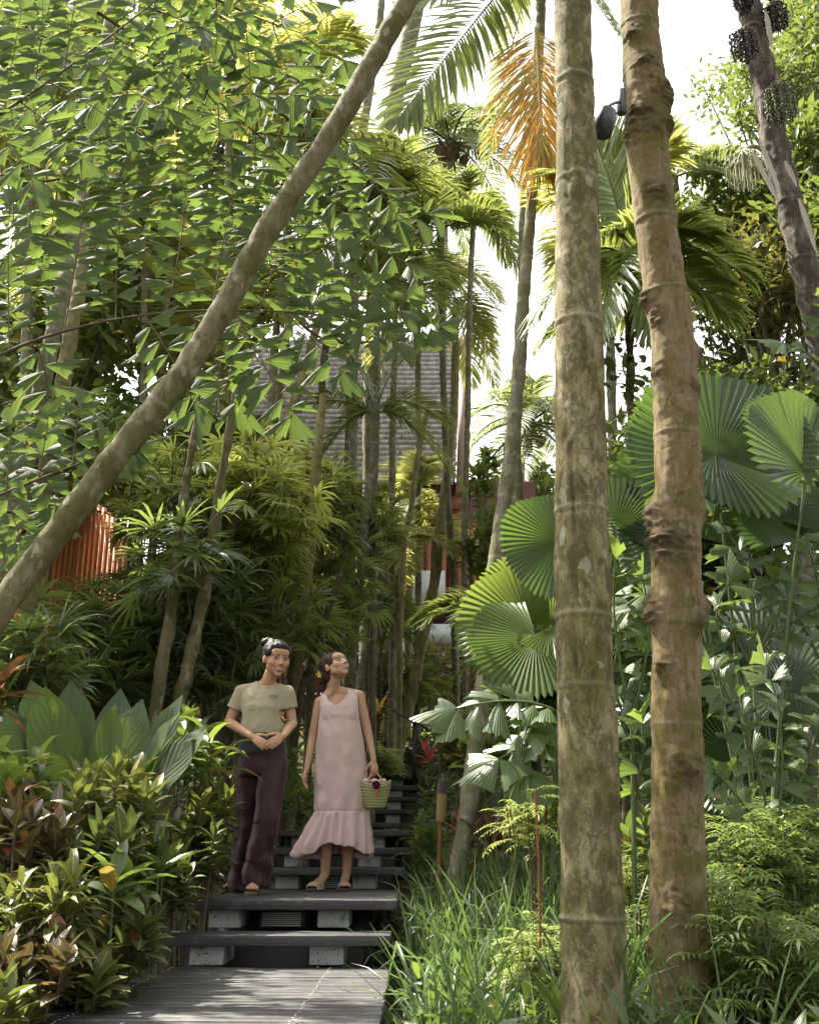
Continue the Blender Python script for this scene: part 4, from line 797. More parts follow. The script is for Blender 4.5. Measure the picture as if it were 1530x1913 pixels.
g = G(); a, b = P(1161, 212, 4.60), P(1161, 168, 4.60); g.tube([a, a + (b - a) * .02, a + (b - a) * .98, b], [.020, .024, .024, .020], 20); g.build('mount', M_lamp, sp_, sp_.location)
# ------------------------------------------------------------------ the big fishtail palm reaching over from the left
def fishfrond(par, rach, Y0, Y1, pin, L=.245, W=.14, mat=None, r=.011, nleaf=11, name='frond', lab=None, hang=.10):
    """rach: three pixels of the main stalk; pin: list of (t, (px, py) tip, dY) for each side branch"""
    p = [P(*rach[0], Y0), P(*rach[1], (Y0 + Y1) / 2), P(*rach[2], Y1)]
    p[1] = 2 * p[1] - (p[0] + p[2]) / 2
    g = G(); g.tube(bez(*p, np.linspace(0, 1, 16)), np.linspace(r, r * .35, 16), 7, 1)
    for (t, tip, dY) in pin:
        a = bez(*p, np.array([t]))[0]; b = P(*tip, a[1] + dY); ln_ = np.linalg.norm(b - a)
        m_ = (a + b) / 2 + rng.normal(0, .04, 3) * ln_
        F = np.array([R(-.2, .2), -1, R(-.1, .35)]); n = max(4, int(ln_ / (.105 * L / .245)))
        pinna(g, a, m_, b, n, L * R(.9, 1.1), W, F, hang, 0, 1, r * .42)
    o = g.build(name, [mat or L_fish, M_cane], par, par.location)
    if lab: o['label'] = lab
ft = thing('fishtail_palm', 'large fishtail palm whose ragged wedge leaflets fill the upper left', 'palm tree', (-3.4, 5.4, ground(-3.4, 5.4)))
g = G(); trunk(g, [(-170, 100, 5.6, 50), (-190, 600, 5.5, 52), (-210, 1100, 5.4, 56), (-220, 1500, 5.4, 60)], sides=16); g.build('trunk', B_grey, ft, ft.location)
fishfrond(ft, [(-40, 682), (270, 588), (640, 592)], 5.5, 6.0, [(.10, (18, 380), .1), (.27, (172, 262), .0), (.42, (262, 215), .1), (.56, (352, 285), .0), (.68, (440, 330), .1), (.80, (545, 400), .1), (.92, (640, 470), .2),
    (.18, (90, 760), .2), (.50, (365, 760), -.1), (.62, (440, 745), .1), (.74, (545, 770), .0), (.86, (635, 690), .0), (1.0, (735, 640), -.1)])
fishfrond(ft, [(-60, 250), (120, 130), (330, -30)], 5.3, 5.6, [(.08, (-20, 60), .1), (.2, (40, 20), .0), (.35, (80, -60), .1), (.5, (150, -70), 0), (.12, (60, 330), .0), (.28, (150, 290), .1), (.42, (230, 240), .0), (.58, (300, 200), .1), (.72, (370, 140), 0), (.88, (420, 70), .1), (.8, (260, -90), .1), (1, (420, -60), 0)])
fishfrond(ft, [(-80, 330), (130, 330), (330, 240)], 5.8, 6.1, [(.2, (0, 220), 0), (.4, (60, 180), 0), (.6, (170, 180), .1), (.8, (260, 150), 0), (.25, (20, 470), 0), (.45, (90, 480), .1), (.62, (200, 420), 0), (.8, (300, 380), 0), (1, (420, 210), 0)])
fishfrond(ft, [(180, 20), (360, 150), (560, 320)], 5.5, 6.2, [(.1, (330, -30), .1), (.25, (430, 30), 0), (.42, (510, 90), .1), (.6, (580, 180), 0), (.8, (650, 260), .1), (.12, (190, 180), 0), (.28, (250, 270), .1), (.45, (330, 330), 0), (.62, (400, 380), .1), (.8, (480, 440), 0), (1, (650, 390), 0)])
fishfrond(ft, [(300, -60), (430, 10), (560, 60)], 5.6, 6.0, [(.2, (450, -80), 0), (.5, (540, -60), 0), (.8, (620, -10), 0), (.2, (330, 110), 0), (.4, (400, 150), .1), (.6, (470, 180), 0), (.8, (545, 170), .1), (1, (640, 110), 0)])
fishfrond(ft, [(430, 560), (560, 480), (700, 420)], 6.1, 6.5, [(.1, (440, 420), 0), (.3, (500, 360), 0), (.5, (570, 330), .1), (.7, (640, 320), 0), (.45, (600, 540), .1), (.85, (760, 490), 0), (1, (800, 400), 0)])
fishfrond(ft, [(520, 210), (600, 260), (690, 330)], 6.2, 6.5, [(.1, (560, 120), 0), (.3, (620, 160), 0), (.1, (500, 310), 0), (.4, (570, 370), 0), (.65, (640, 400), .1), (1, (740, 400), 0)])
fishfrond(ft, [(-60, 950), (60, 900), (190, 850)], 5.0, 5.3, [(.3, (20, 790), 0), (.55, (90, 780), 0), (.8, (150, 760), 0), (.3, (40, 1010), 0), (.6, (110, 960), 0), (1, (250, 840), 0)], L=.16, W=.12)
fishfrond(ft, [(-60, 930), (80, 955), (200, 880)], 5.2, 5.6, [(.2, (-20, 830), 0), (.5, (80, 850), 0), (.8, (190, 830), 0), (.4, (30, 1020), 0)], L=.16, W=.12)
fishfrond(ft, [(-100, 20), (30, 60), (120, 170)], 6.0, 6.3, [(.2, (40, -60), 0), (.5, (120, 10), 0), (.8, (180, 90), 0), (.3, (-20, 160), 0), (.6, (40, 220), 0), (1, (160, 260), 0)])
fishfrond(ft, [(560, 600), (640, 640), (760, 620)], 5.9, 6.2, [(.1, (600, 520), 0), (.4, (680, 540), 0), (.7, (760, 560), 0), (1, (815, 610), 0)], L=.21, W=.17)

# ------------------------------------------------------------------ lady palms
def region_heads(cx, cy, rx, ry, Y, dY, n):
    out = []
    for k in range(n):
        a = R(0, 2 * PI); r = math.sqrt(R(0.02, 1)); out.append(P(cx + rx * r * math.cos(a), cy + ry * r * math.sin(a), Y + R(-dY, dY)))
    return out
def rhapis(label, cx, cy, rx, ry, Y, n, leaf=None, L=.24, W=.026, nl=(6, 9), dY=.5, droop=.6, nseg=(9, 13)):
    b = P(cx, cy, Y); b[2] = ground(b[0], Y); o = thing('lady_palm', label, 'lady palm', b, 'bamboo-like lady palms beside the path')
    gl, gc = G(), G()
    for h in region_heads(cx, cy, rx, ry, Y, dY, int(n * 1.25)):
        f = np.array([b[0] + (h[0] - b[0]) * .45, b[1] + (h[1] - b[1]) * .5, 0]); f[2] = ground(f[0], f[1]) - .05
        if h[2] < f[2] + .3: continue
        mid = (f + h) / 2 + rng.normal(0, .08, 3); full = R(0, 1) < .22; st_ = f if full else h + [(f[0] - h[0]) * .1, .1, -R(.3, .6)]; gc.tube(bez(st_, (st_ + h) / 2 + rng.normal(0, .05, 3), h, np.linspace(0, 1, 10)), R(.006, .012) if full else .004, 6)
        m = rng.integers(*nl); a0 = R(0, 6.28)
        for k in range(m):
            a = a0 + k * 2.4; e = R(-.3, 1.1) - .5 * (k / m); d = np.array([math.cos(a) * math.cos(e), math.sin(a) * math.cos(e), math.sin(e)])
            st = h - [0, 0, .05 * k]; en = st + d * R(.12, .24) + [0, 0, -.02]; gc.tube([st, en], .003, 4, cap=False)
            palmate(gl, en, d + [0, 0, -.15], np.array([0, 0, 1.0]) + rng.normal(0, .45, 3), L * R(.9, 1.25), W, rng.integers(*nseg), R(150, 220), 0, droop)
    gc.build('canes', M_cane, o, b); gl.build('leaves', leaf or L_rhapis, o, b); return o
for a in [
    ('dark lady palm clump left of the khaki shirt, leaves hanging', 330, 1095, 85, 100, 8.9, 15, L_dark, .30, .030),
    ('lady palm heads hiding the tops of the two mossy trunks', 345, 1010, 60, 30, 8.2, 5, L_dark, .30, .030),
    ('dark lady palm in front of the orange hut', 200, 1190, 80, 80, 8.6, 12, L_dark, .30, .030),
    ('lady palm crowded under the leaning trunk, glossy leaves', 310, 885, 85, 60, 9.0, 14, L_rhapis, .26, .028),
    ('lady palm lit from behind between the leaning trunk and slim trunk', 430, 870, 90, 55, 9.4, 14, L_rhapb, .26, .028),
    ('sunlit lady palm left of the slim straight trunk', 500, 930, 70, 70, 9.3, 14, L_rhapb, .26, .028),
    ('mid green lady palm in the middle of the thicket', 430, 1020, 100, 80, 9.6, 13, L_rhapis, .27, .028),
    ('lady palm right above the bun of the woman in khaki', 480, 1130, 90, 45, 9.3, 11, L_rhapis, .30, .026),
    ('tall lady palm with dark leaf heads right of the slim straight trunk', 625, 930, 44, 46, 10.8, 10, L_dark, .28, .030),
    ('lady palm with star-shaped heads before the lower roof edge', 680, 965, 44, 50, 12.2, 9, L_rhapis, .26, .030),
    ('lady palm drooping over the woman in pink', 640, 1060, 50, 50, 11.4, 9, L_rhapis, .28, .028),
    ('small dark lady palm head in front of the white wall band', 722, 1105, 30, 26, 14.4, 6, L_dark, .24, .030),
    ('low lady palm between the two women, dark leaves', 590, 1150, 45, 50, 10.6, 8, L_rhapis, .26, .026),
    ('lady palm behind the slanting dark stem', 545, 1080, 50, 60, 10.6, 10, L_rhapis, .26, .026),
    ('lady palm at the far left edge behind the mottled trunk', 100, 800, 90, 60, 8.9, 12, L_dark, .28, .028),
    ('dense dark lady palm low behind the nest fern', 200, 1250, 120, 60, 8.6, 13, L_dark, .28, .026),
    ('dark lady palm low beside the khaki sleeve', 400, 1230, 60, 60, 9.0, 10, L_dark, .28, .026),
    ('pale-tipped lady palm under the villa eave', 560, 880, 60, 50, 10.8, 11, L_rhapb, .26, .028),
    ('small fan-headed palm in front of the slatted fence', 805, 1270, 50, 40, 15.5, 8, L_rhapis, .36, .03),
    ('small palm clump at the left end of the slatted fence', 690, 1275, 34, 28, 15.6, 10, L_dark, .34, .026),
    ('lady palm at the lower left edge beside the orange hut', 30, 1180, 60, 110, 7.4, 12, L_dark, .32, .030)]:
    rhapis(*a[:7], leaf=a[7], L=a[8], W=a[9] * .92)

# ------------------------------------------------------------------ round fan palms
def fanpalm(label, base, leaves, mat=None, stem=B_dark, R0=.5):
    b = P(*base); b[2] = min(b[2], ground(b[0], b[1])) if base[1] > 1500 else ground(b[0], b[1])
    o = thing('fan_palm', label, 'fan palm', b, 'round-leaved fan palms')
    g = G(); top = b + [0, 0, .35]; g.tube(catmull([b - [0, 0, .1], b + [0, 0, .2], top], 10), [.06] * 10, 10); g.build('trunk', stem, o, b)
    for (px, py, Y, Rpx, nx, nz, upx, upz, span, sh) in leaves:
        c = P(px, py, Y); Rm = Rpx * dep(c) / FPX; g = G(); N = np.array([nx, -1, nz]); U = np.array([upx, 0, upz])
        fan(g, c, N, U, Rm, span, int(span / 5.5), R(.08, .22), 0, None, R(.05, .2), sh)
        m_ = (c + top) / 2 + [0, .1, .25]; q = bez(top, m_, c, np.linspace(0, 1, 12)); g.tube(q, np.linspace(.011, .007, 12), 6, 1)
        g.build('fan_leaf', [mat or L_fan, M_stem], o, b, smooth=False)
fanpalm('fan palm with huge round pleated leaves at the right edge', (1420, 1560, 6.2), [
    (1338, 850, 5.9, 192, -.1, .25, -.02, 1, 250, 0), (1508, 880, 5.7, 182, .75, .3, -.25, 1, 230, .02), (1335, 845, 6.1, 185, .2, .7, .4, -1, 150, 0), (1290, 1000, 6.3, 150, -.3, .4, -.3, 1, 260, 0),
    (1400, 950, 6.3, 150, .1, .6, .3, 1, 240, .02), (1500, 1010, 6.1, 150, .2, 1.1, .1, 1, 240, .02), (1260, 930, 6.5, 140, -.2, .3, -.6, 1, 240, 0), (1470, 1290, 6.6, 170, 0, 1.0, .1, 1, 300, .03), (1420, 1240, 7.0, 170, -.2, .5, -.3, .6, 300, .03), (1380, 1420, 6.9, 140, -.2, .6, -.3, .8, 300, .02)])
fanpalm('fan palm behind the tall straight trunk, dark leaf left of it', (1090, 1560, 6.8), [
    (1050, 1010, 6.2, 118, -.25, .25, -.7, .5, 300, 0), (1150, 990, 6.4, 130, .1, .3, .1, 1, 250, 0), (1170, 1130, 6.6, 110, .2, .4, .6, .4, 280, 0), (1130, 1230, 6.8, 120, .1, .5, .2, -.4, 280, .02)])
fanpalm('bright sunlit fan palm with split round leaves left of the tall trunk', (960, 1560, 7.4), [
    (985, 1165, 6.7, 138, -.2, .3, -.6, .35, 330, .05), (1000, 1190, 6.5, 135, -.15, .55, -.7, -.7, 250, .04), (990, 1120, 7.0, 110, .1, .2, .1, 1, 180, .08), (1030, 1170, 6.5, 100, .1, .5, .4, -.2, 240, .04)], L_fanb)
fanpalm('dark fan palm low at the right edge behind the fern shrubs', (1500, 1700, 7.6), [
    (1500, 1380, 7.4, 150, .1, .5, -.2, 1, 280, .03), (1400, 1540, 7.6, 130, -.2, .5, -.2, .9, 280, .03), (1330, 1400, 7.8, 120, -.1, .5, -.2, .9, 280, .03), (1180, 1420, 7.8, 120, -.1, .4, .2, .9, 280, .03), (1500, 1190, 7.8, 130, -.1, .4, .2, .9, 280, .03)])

# ------------------------------------------------------------------ blue-green fishtails on the right
def fishshrub(label, base, fr, mat, L=.2, W=.17, Y=6):
    b = P(*base); b[2] = ground(b[0], b[1]); o = thing('fishtail_palm', label, 'fishtail palm', b, 'low fishtail palms on the right')
    for rach, pins in fr:
        p = [P(*rach[0], Y + .2), P(*rach[1], Y + .1), P(*rach[2], Y)]; p[1] = 2 * p[1] - (p[0] + p[2]) / 2
        g = G(); q = bez(*p, np.linspace(0, 1, 14)); q = np.vstack([b[None], q]) if rach[0][1] > 1250 else q; g.tube(q, np.linspace(.010, .004, len(q)), 6, 1)
        n = pins; tt = np.linspace(.12, .98, n); c = bez(*p, tt); T = nrm(np.gradient(c, axis=0)); F = np.tile([0, -.7, .7], (n, 1)) + rng.normal(0, .2, (n, 3)); s0 = nrm(np.cross(T, F))
        for sg in (-1, 1):
            D = T * .55 + s0 * sg * .85 + rng.normal(0, .15, T.shape); fishleaf(g, c, D, F, L * rng.uniform(.7, 1.15, n), W * rng.uniform(.8, 1.15, n), 0, rng.random(n), hang=.2, tail=.35)
        fishleaf(g, c[-1:], T[-1:], F[-1:], L * 1.2, W * 1.2, 0, hang=.2)
        g.build('frond', [mat, M_stem], o, b)
    return o
fishshrub('low fishtail palm with silvery leaflets right of the knobbly trunk', (1420, 1700, 5.9), [([(1400, 1240), (1290, 1110), (1170, 1130)], 7), ([(1400, 1230), (1400, 1080), (1330, 960)], 7), ([(1410, 1230), (1480, 1100), (1530, 1010)], 7), ([(1390, 1260), (1340, 1180), (1360, 1090)], 5), ([(1400, 1240), (1500, 1150), (1600, 1120)], 6)], L_fishd, .22, .18, 5.9)
fishshrub('fishtail palm with wedge leaflets stacked on upright stalks', (1400, 1800, 5.6), [([(1440, 1560), (1400, 1390), (1330, 1250)], 9), ([(1450, 1560), (1460, 1380), (1430, 1240)], 9), ([(1450, 1560), (1510, 1420), (1540, 1290)], 8), ([(1440, 1570), (1370, 1480), (1330, 1440)], 6)], L_fishd, .19, .15, 5.6)
fishshrub('fishtail palm between the big trunks, leaflets poking left and right', (1175, 1700, 5.7), [([(1180, 1330), (1150, 1180), (1150, 1040)], 8), ([(1180, 1340), (1210, 1200), (1200, 1080)], 7), ([(1180, 1400), (1150, 1330), (1120, 1310)], 5), ([(1185, 1500), (1200, 1420), (1200, 1350)], 5)], L_fishd, .18, .14, 5.7)
fishshrub('fishtail fronds with drooping grey-green leaflets left of the tall trunk', (1010, 1650, 6.0), [([(1040, 1330), (960, 1310), (850, 1325)], 6), ([(1040, 1350), (990, 1340), (985, 1440)], 4), ([(1045, 1360), (1000, 1380), (930, 1420)], 5)], L_fishd, .22, .17, 6.0)
fishshrub('small fishtail palm hugging the right edge under the fan leaves', (1540, 1600, 6.4), [([(1530, 1230), (1470, 1120), (1400, 1040)], 7), ([(1540, 1230), (1530, 1100), (1500, 1000)], 7)], L_fishd, .2, .16, 6.4)
fishshrub('dark ruffled fishtail at the right edge above the round leaves', (1580, 1300, 6.2), [([(1590, 800), (1540, 690), (1460, 640)], 8), ([(1590, 780), (1560, 650), (1540, 560)], 8)], L_fishd, .2, .12, 6.2)

# ------------------------------------------------------------------ leafy shrubs built head by head
def shrub(kind, label, cx, cy, rx, ry, Y, n, mat, cat='shrub', group=None, dY=.3, fn=None, stem=M_cane, spread=.5, r=.006):
    b = P(cx, cy, Y); b[2] = ground(b[0], Y); o = thing(kind, label, cat, b, group); gl, gs = G(), G()
    for h in region_heads(cx, cy, rx, ry, Y, dY, n):
        f = np.array([b[0] + (h[0] - b[0]) * spread, b[1] + (h[1] - b[1]) * spread, 0]); f[2] = ground(f[0], f[1]) - .03
        if h[2] < f[2] + .12: h[2] = f[2] + R(.12, .3)
        mid = (f + h) / 2 + rng.normal(0, .03, 3); f = f if n < 4 or R(0, 1) < .4 else h + [(f[0] - h[0]) * .3, .04, -.16]; mid = (f + h) / 2; gs.tube(bez(f, 2 * mid - (f + h) / 2, h, np.linspace(0, 1, 8)), r, 5); fn(gl, f, h)
    gs.build('stems', stem, o, b); gl.build('leaves', mat, o, b); return o
def rosette(L, W, n=12, el=(1.2, -.2), droop=.35, prof=prof_leaf, ln_=.14, segs=4, wave=0, fold=.3):
    def f(g, a, h):
        k = np.arange(n); az = k * 2.4 + R(0, 6); e = el[0] + (el[1] - el[0]) * k / n + rng.normal(0, .15, n)
        D = np.stack([np.cos(az) * np.cos(e), np.sin(az) * np.cos(e), np.sin(e)], 1); B = h - np.stack([k * 0, k * 0, k / n * ln_], 1)
        N = np.tile([0, 0, 1.0], (n, 1)) - D * D[:, 2:3]; N = N + rng.normal(0, .15, (n, 3))
        s = R(.8, 1.15); ribbons(g, B, D, N, L * s * rng.uniform(.7, 1.1, n), W * s * rng.uniform(.85, 1.15, n), droop, segs, fold, prof, rng.random(n), wave=wave)
    return f
cg = 'croton bushes beside the deck'
for lab, cx, cy, rx, ry, Y, n, mt, f in [
    ('croton with yellow-veined leaves just below the nest fern', 215, 1475, 85, 45, 5.3, 15, L_croy, rosette(0.136, 0.054, 15)),
    ('croton with dark olive veined leaves in the middle of the left bed', 200, 1580, 90, 55, 5.0, 16, L_crot, rosette(0.144, 0.054, 15)),
    ('croton with red and pink old leaves at the left edge', 50, 1545, 70, 55, 4.8, 12, L_cror, rosette(0.152, 0.054, 14)),
    ('croton with small red shoots beside the dark trousers', 365, 1570, 55, 50, 6.3, 15, L_crot, rosette(0.128, 0.054, 14)),
    ('yellow-green croton touching the dark trousers', 395, 1505, 40, 35, 6.6, 10, L_croy, rosette(0.136, 0.054, 14)),
    ('croton with narrow green and yellow leaves in the lower left', 70, 1680, 85, 50, 4.5, 14, L_croy, rosette(.20, .034, 14, droop=.8)),
    ('croton with copper leaves low in the left corner', 70, 1790, 75, 40, 4.2, 12, L_cror, rosette(0.120, 0.054, 14)),
    ('broad dark croton bush beside the lower step', 230, 1730, 60, 55, 4.9, 13, L_crot, rosette(0.136, 0.054, 14)),
    ('croton with striped leaves by the left edge of the deck', 150, 1815, 55, 35, 4.5, 9, L_croy, rosette(0.120, 0.054, 13)),
    ('copper and green croton left of the first landing', 300, 1640, 55, 45, 5.7, 13, L_crot, rosette(0.128, 0.054, 14)),
    ('dim croton with veined leaves at the bottom left corner', 20, 1880, 50, 30, 3.9, 8, L_croy, rosette(0.120, 0.054, 13))]:
    shrub('croton_bush', lab, cx, cy, rx, ry, Y, int(n * 1.7), mt, 'croton', cg, fn=f, dY=.35)
for lab, cx, cy, rx, ry, Y, n, mt, f in [
    ('blue-green broad-leaved plant with pale midribs in front of the crotons', 225, 1650, 16, 12, 4.7, 2, L_broad, rosette(.26, .085, 8, (1.1, .1), .5, prof_leaf, .08)),
    ('plant with one bright upright leaf beside the first landing', 300, 1620, 12, 10, 5.3, 2, L_broad, rosette(.24, .09, 6, (1.3, .3), .3, prof_leaf, .06)),
    ('leafy plant with long pointed leaves behind the nest fern, right side', 370, 1400, 60, 35, 6.8, 12, L_broad, rosette(.24, .07, 8, (.9, -.2), .6)),
    ('leafy ginger-like plant at the far left beside the nest fern', 30, 1440, 50, 70, 5.6, 9, L_broad, rosette(.28, .075, 9, (1.1, -.1), .7)),
    ('low green plant filling the gap left of the pink dress', 560, 1500, 28, 40, 8.8, 9, L_broad, rosette(.17, .05, 9)),
    ('bright green plant between the women at knee height', 545, 1440, 25, 40, 9.5, 8, L_shrub, rosette(.18, .035, 10, droop=.7)),
    ('light green leafy bush right of the first landing steps', 795, 1560, 26, 30, 8.8, 8, L_broad, rosette(.20, .05, 9, droop=.6)),
    ('broad-leaved plant at the foot of the bright fan palm', 930, 1400, 70, 30, 8.2, 12, L_broad, rosette(.20, .08, 8)),
    ('round-leaved plant beside the farther torch', 850, 1395, 40, 25, 10.5, 9, L_broad, rosette(.26, .13, 7)),
    ('leafy bush climbing before the red slat screen', 905, 1010, 34, 90, 14.5, 20, L_tree, rosette(.24, .09, 11)),
    ('leafy bush above the slat screen beside the pale bargeboard', 895, 895, 34, 50, 15, 15, L_tree, rosette(.24, .09, 11)),
    ('light leafy bush right of the white cladding panels', 960, 1040, 30, 90, 14, 18, L_tree, rosette(.22, .09, 9)),
    ('dark broad-leaved bush between the big trunks near the bottom', 1190, 1560, 25, 50, 6.6, 8, L_broad, rosette(.14, .06, 9))]:
    shrub('leafy_plant', lab, cx, cy, rx, ry, Y, n, mt, 'plant', 'leafy green plants', fn=f, dY=.3, stem=M_stem)
for lab, cx, cy, rx, ry, Y, n, mt, f in [
    ('cordyline with bright red upright leaves behind the slanting trunk', 868, 1545, 10, 8, 7.9, 1, L_pink, rosette(.30, .05, 10, (1.45, .6), .25, prof_leaf, .05)),
    ('cordyline with dark red and green leaves right of the slanting trunk', 925, 1570, 12, 10, 7.6, 2, L_cord, rosette(.34, .07, 10, (1.35, .1), .45, prof_leaf, .08)),
    ('pink-edged cordyline leaves poking in at the left edge', -15, 1300, 10, 40, 5.2, 2, L_cord, rosette(.26, .045, 9, (1.1, -.3), .5, prof_leaf, .12)),
    ('orange-red cordyline by the handrail post', 800, 1415, 6, 6, 13.0, 1, L_pink, rosette(.32, .06, 9, (1.3, .2), .4, prof_leaf, .05)),
    ('orange and yellow cordyline behind the bare shoulder', 700, 1335, 10, 10, 13.2, 2, L_dead, rosette(.34, .05, 9, (1.3, .2), .4, prof_leaf, .05)),
    ('small red cordyline low beside the farther torch', 860, 1425, 14, 8, 10.2, 2, L_cord, rosette(.28, .05, 9, (1.3, .2), .4, prof_leaf, .05))]:
    shrub('cordyline', lab, cx, cy, rx, ry, Y, n, mt, 'cordyline', 'cordylines', fn=f, dY=.1)
# nest fern
nf = thing('nest_fern', "large bird's nest fern with broad wavy upright leaves", 'fern', (P(170, 1500, 6.3)[0], 6.3, .15))
nb_ = np.array(nf.location) + [0, 0, .12]
for (tx, ty, dY, wm, s_) in [(60, 1290, .05, .15, 1), (100, 1300, -.15, .15, 1), (155, 1288, .1, .15, 1), (205, 1345, -.3, .14, 1), (262, 1312, .0, .16, 1), (325, 1300, .1, .10, 1), (340, 1345, -.2, .13, 1), (20, 1340, .0, .14, 1), (95, 1395, -.5, .13, 1), (375, 1375, .1, .12, 1), (300, 1400, -.3, .11, 1), (-20, 1400, -.3, .13, 1), (215, 1300, .4, .13, 1), (120, 1330, .4, .12, 1)]:
    tip = P(tx, ty, 6.3 + dY); d = tip - nb_; ln_ = np.linalg.norm(d); g = G(); N = np.array([-d[0] * .6, -.8, .5]) if dY > -.2 else np.array([-d[0], -.6, .9])
    ribbons(g, nb_[None] + rng.normal(0, .03, 3), (d + [0, 0, .10 * ln_])[None], N[None], ln_ * 1.06, wm * 2.0, .16, 18, .16, prof_nest, wave=.035, wf=26)
    g.build('leaf', L_nest, nf, nf.location)
# ferny shrubs, bottom right
def sprays(L=.24, n=7, ll=.10, W=.016, ns=7, droop=.7):
    def f(g, a, h):
        for k in range(n):
            az = k * 2.4 + R(0, 6); e = R(-.1, 1.1); d = np.array([math.cos(az) * math.cos(e), math.sin(az) * math.cos(e), math.sin(e)]); st = h - [0, 0, .03 * k]
            p2 = st + d * L - [0, 0, L * .3]; p1 = st + d * L * .55 + [0, 0, L * .06]; t = np.linspace(.15, 1, ns); c = bez(st, p1, p2, t); T = nrm(np.gradient(c, axis=0)); s0 = nrm(np.cross(T, [0, 0, 1.0])); q0 = R(0, .5)
            for sg in (-1, 1): ribbons(g, c, T * .55 + s0 * sg * .85, np.tile([0, 0, 1.0], (ns, 1)) + rng.normal(0, .2, (ns, 3)), ll * np.linspace(1.1, .7, ns), W, droop, 2, .3, prof_leaf, q0 + rng.random(ns) * .45)
            ribbons(g, c[-1:], T[-1:], [[0, 0, 1.0]], ll, W, droop, 2, .3)
    return f
for lab, cx, cy, rx, ry, Y, n, f, mt in [
    ('bright ferny shrub filling the bottom right corner', 1450, 1800, 110, 110, 4.9, 46, sprays(), L_shrub), ('ferny shrub with tall new shoots at the right', 1430, 1600, 90, 75, 5.5, 34, sprays(.26), L_shrub),
    ('ferny shrub just right of the knobbly trunk base', 1360, 1740, 40, 120, 5.2, 26, sprays(), L_shrub), ('ferny shrub low between the two big trunks', 1190, 1780, 30, 110, 5.4, 22, sprays(.2, ll=.07, W=.012), L_shrub),
    ('ferny shrub at the right edge above the corner', 1530, 1560, 40, 60, 5.8, 16, sprays(.26), L_shrub)]:
    shrub('ferny_shrub', lab, cx, cy, rx, ry, Y, n, mt, 'shrub', 'ferny green shrubs', fn=f, dY=.4)
for lab, cx, cy, rx, ry, Y, n in [('feathery lime shrub left of the tall trunk at mid height', 1000, 1510, 55, 40, 6.2, 30), ('feathery lime shrub at the foot of the tall trunk', 1010, 1800, 45, 80, 5.2, 42), ('golden feathery shrub beside the top of the steps', 706, 1418, 24, 18, 13.4, 26), ('pale feathery shrub right behind the tall trunk base', 1180, 1660, 26, 60, 6.2, 26), ('lime shrub under the farther torch', 905, 1350, 50, 25, 11, 26)]:
    shrub('feathery_shrub', lab, cx, cy, rx, ry, Y, n, L_lacy, 'shrub', 'feathery lime-green shrubs', fn=sprays(.15 if Y < 8 else .24, 7, .05 if Y < 8 else .09, .010 if Y < 8 else .02, 7, .5), dY=.25, r=.004)
o = thing('sapling', 'thin bare reddish sapling stem in front of the grass', 'sapling', (P(1008, 1900, 5.0)[0], 5.0, -.35)); g = G(); g.tube(catmull([P(1000, 1480, 5.0), P(1006, 1600, 5.0), P(1009, 1740, 5.0), P(1008, 1960, 5.0)], 20), .006, 6)
g.build('stem', M_pole, o, o.location); g = G(); sprays(.12, 6, .05, .01)(g, None, P(1000, 1480, 5.0)); g.build('leaves', L_lacy, o, o.location)

# ------------------------------------------------------------------ grass and ground cover
def blades(g, n, x0, x1, y0, y1, h=(.3, .7), W=.019, droop=(.3, 1.2), keep=None, clump=9):
    k = 0
    while k < n:
        x, y = R(x0, x1), R(y0, y1)
        if keep and not keep(x, y): k += .2; continue
        c = np.array([x, y, 0]) + rng.normal(0, .035, (clump, 3)) * [1, 1, 0]; c[:, 2] = ground(c[:, 0], c[:, 1]) - .02; D = rng.normal(0, .28, (clump, 3)); D[:, 2] = 1
        L = rng.uniform(*h, clump) * R(.8, 1.15); az = rng.uniform(0, 6.3, clump)
        ribbons(g, c, D, np.stack([np.cos(az), np.sin(az), az * 0], 1), L * 1.25, W * rng.uniform(.6, 1.3, clump), rng.uniform(*droop, clump), 6, .25, prof_grass, np.clip(R(0, .5) + rng.uniform(0, .45, clump), 0, 1)); k += clump
onstep = lambda x, y: x > .02 or (y < 6.2 and x > -.06)
g = G(); blades(g, 2600, -.06, 1.5, 4.2, 8.4, keep=lambda x, y: x > .04 + max(0, y - 6.5) * .09 and x < 1.35); blades(g, 420, .05, .9, 5.6, 8.6, (.4, .8), .022, (.4, 1), keep=lambda x, y: x > .16 + max(0, y - 6) * .09)
tag(g.build('grass', L_grass), 'long arching grass growing right of the deck', 'grass', kind='stuff')
def cover(name, lab, n, areas, mat, L, W, seed_h=(.03, .22)):
    g = G()
    for (x0, x1, y0, y1, w_) in areas:
        m_ = int(n * w_); x, y = rng.uniform(x0, x1, m_), rng.uniform(y0, y1, m_); ok = ~((x > -1.34) & (x < -.05 + np.clip((y - 7) * .03, 0, .25)) & (y < 15.2)); x, y = x[ok], y[ok]
        z = ground(x, y) + rng.uniform(*seed_h, len(x)); scatter_leaves(g, np.stack([x, y, z], 1), L * (1 + y.mean() * .02), W, up=.35, segs=2)
    tag(g.build(name, mat), lab, 'ground cover', kind='stuff')
cover('ground_cover', 'low dark leafy ground cover under the palms', 9000, [(-5, -1.34, 3, 9, .5), (-6, -1.2, 9, 15, .4), (-6, 6, 14, 17.4, .35)], L_crot, .13, .05)
cover('undergrowth', 'tangled green undergrowth right of the steps', 12000, [(.0, 6, 3.5, 9, .55), (.1, 7, 9, 15, .5), (-1.3, 1.5, 15, 17.4, .1)], L_broad, .15, .05, (.03, .35))
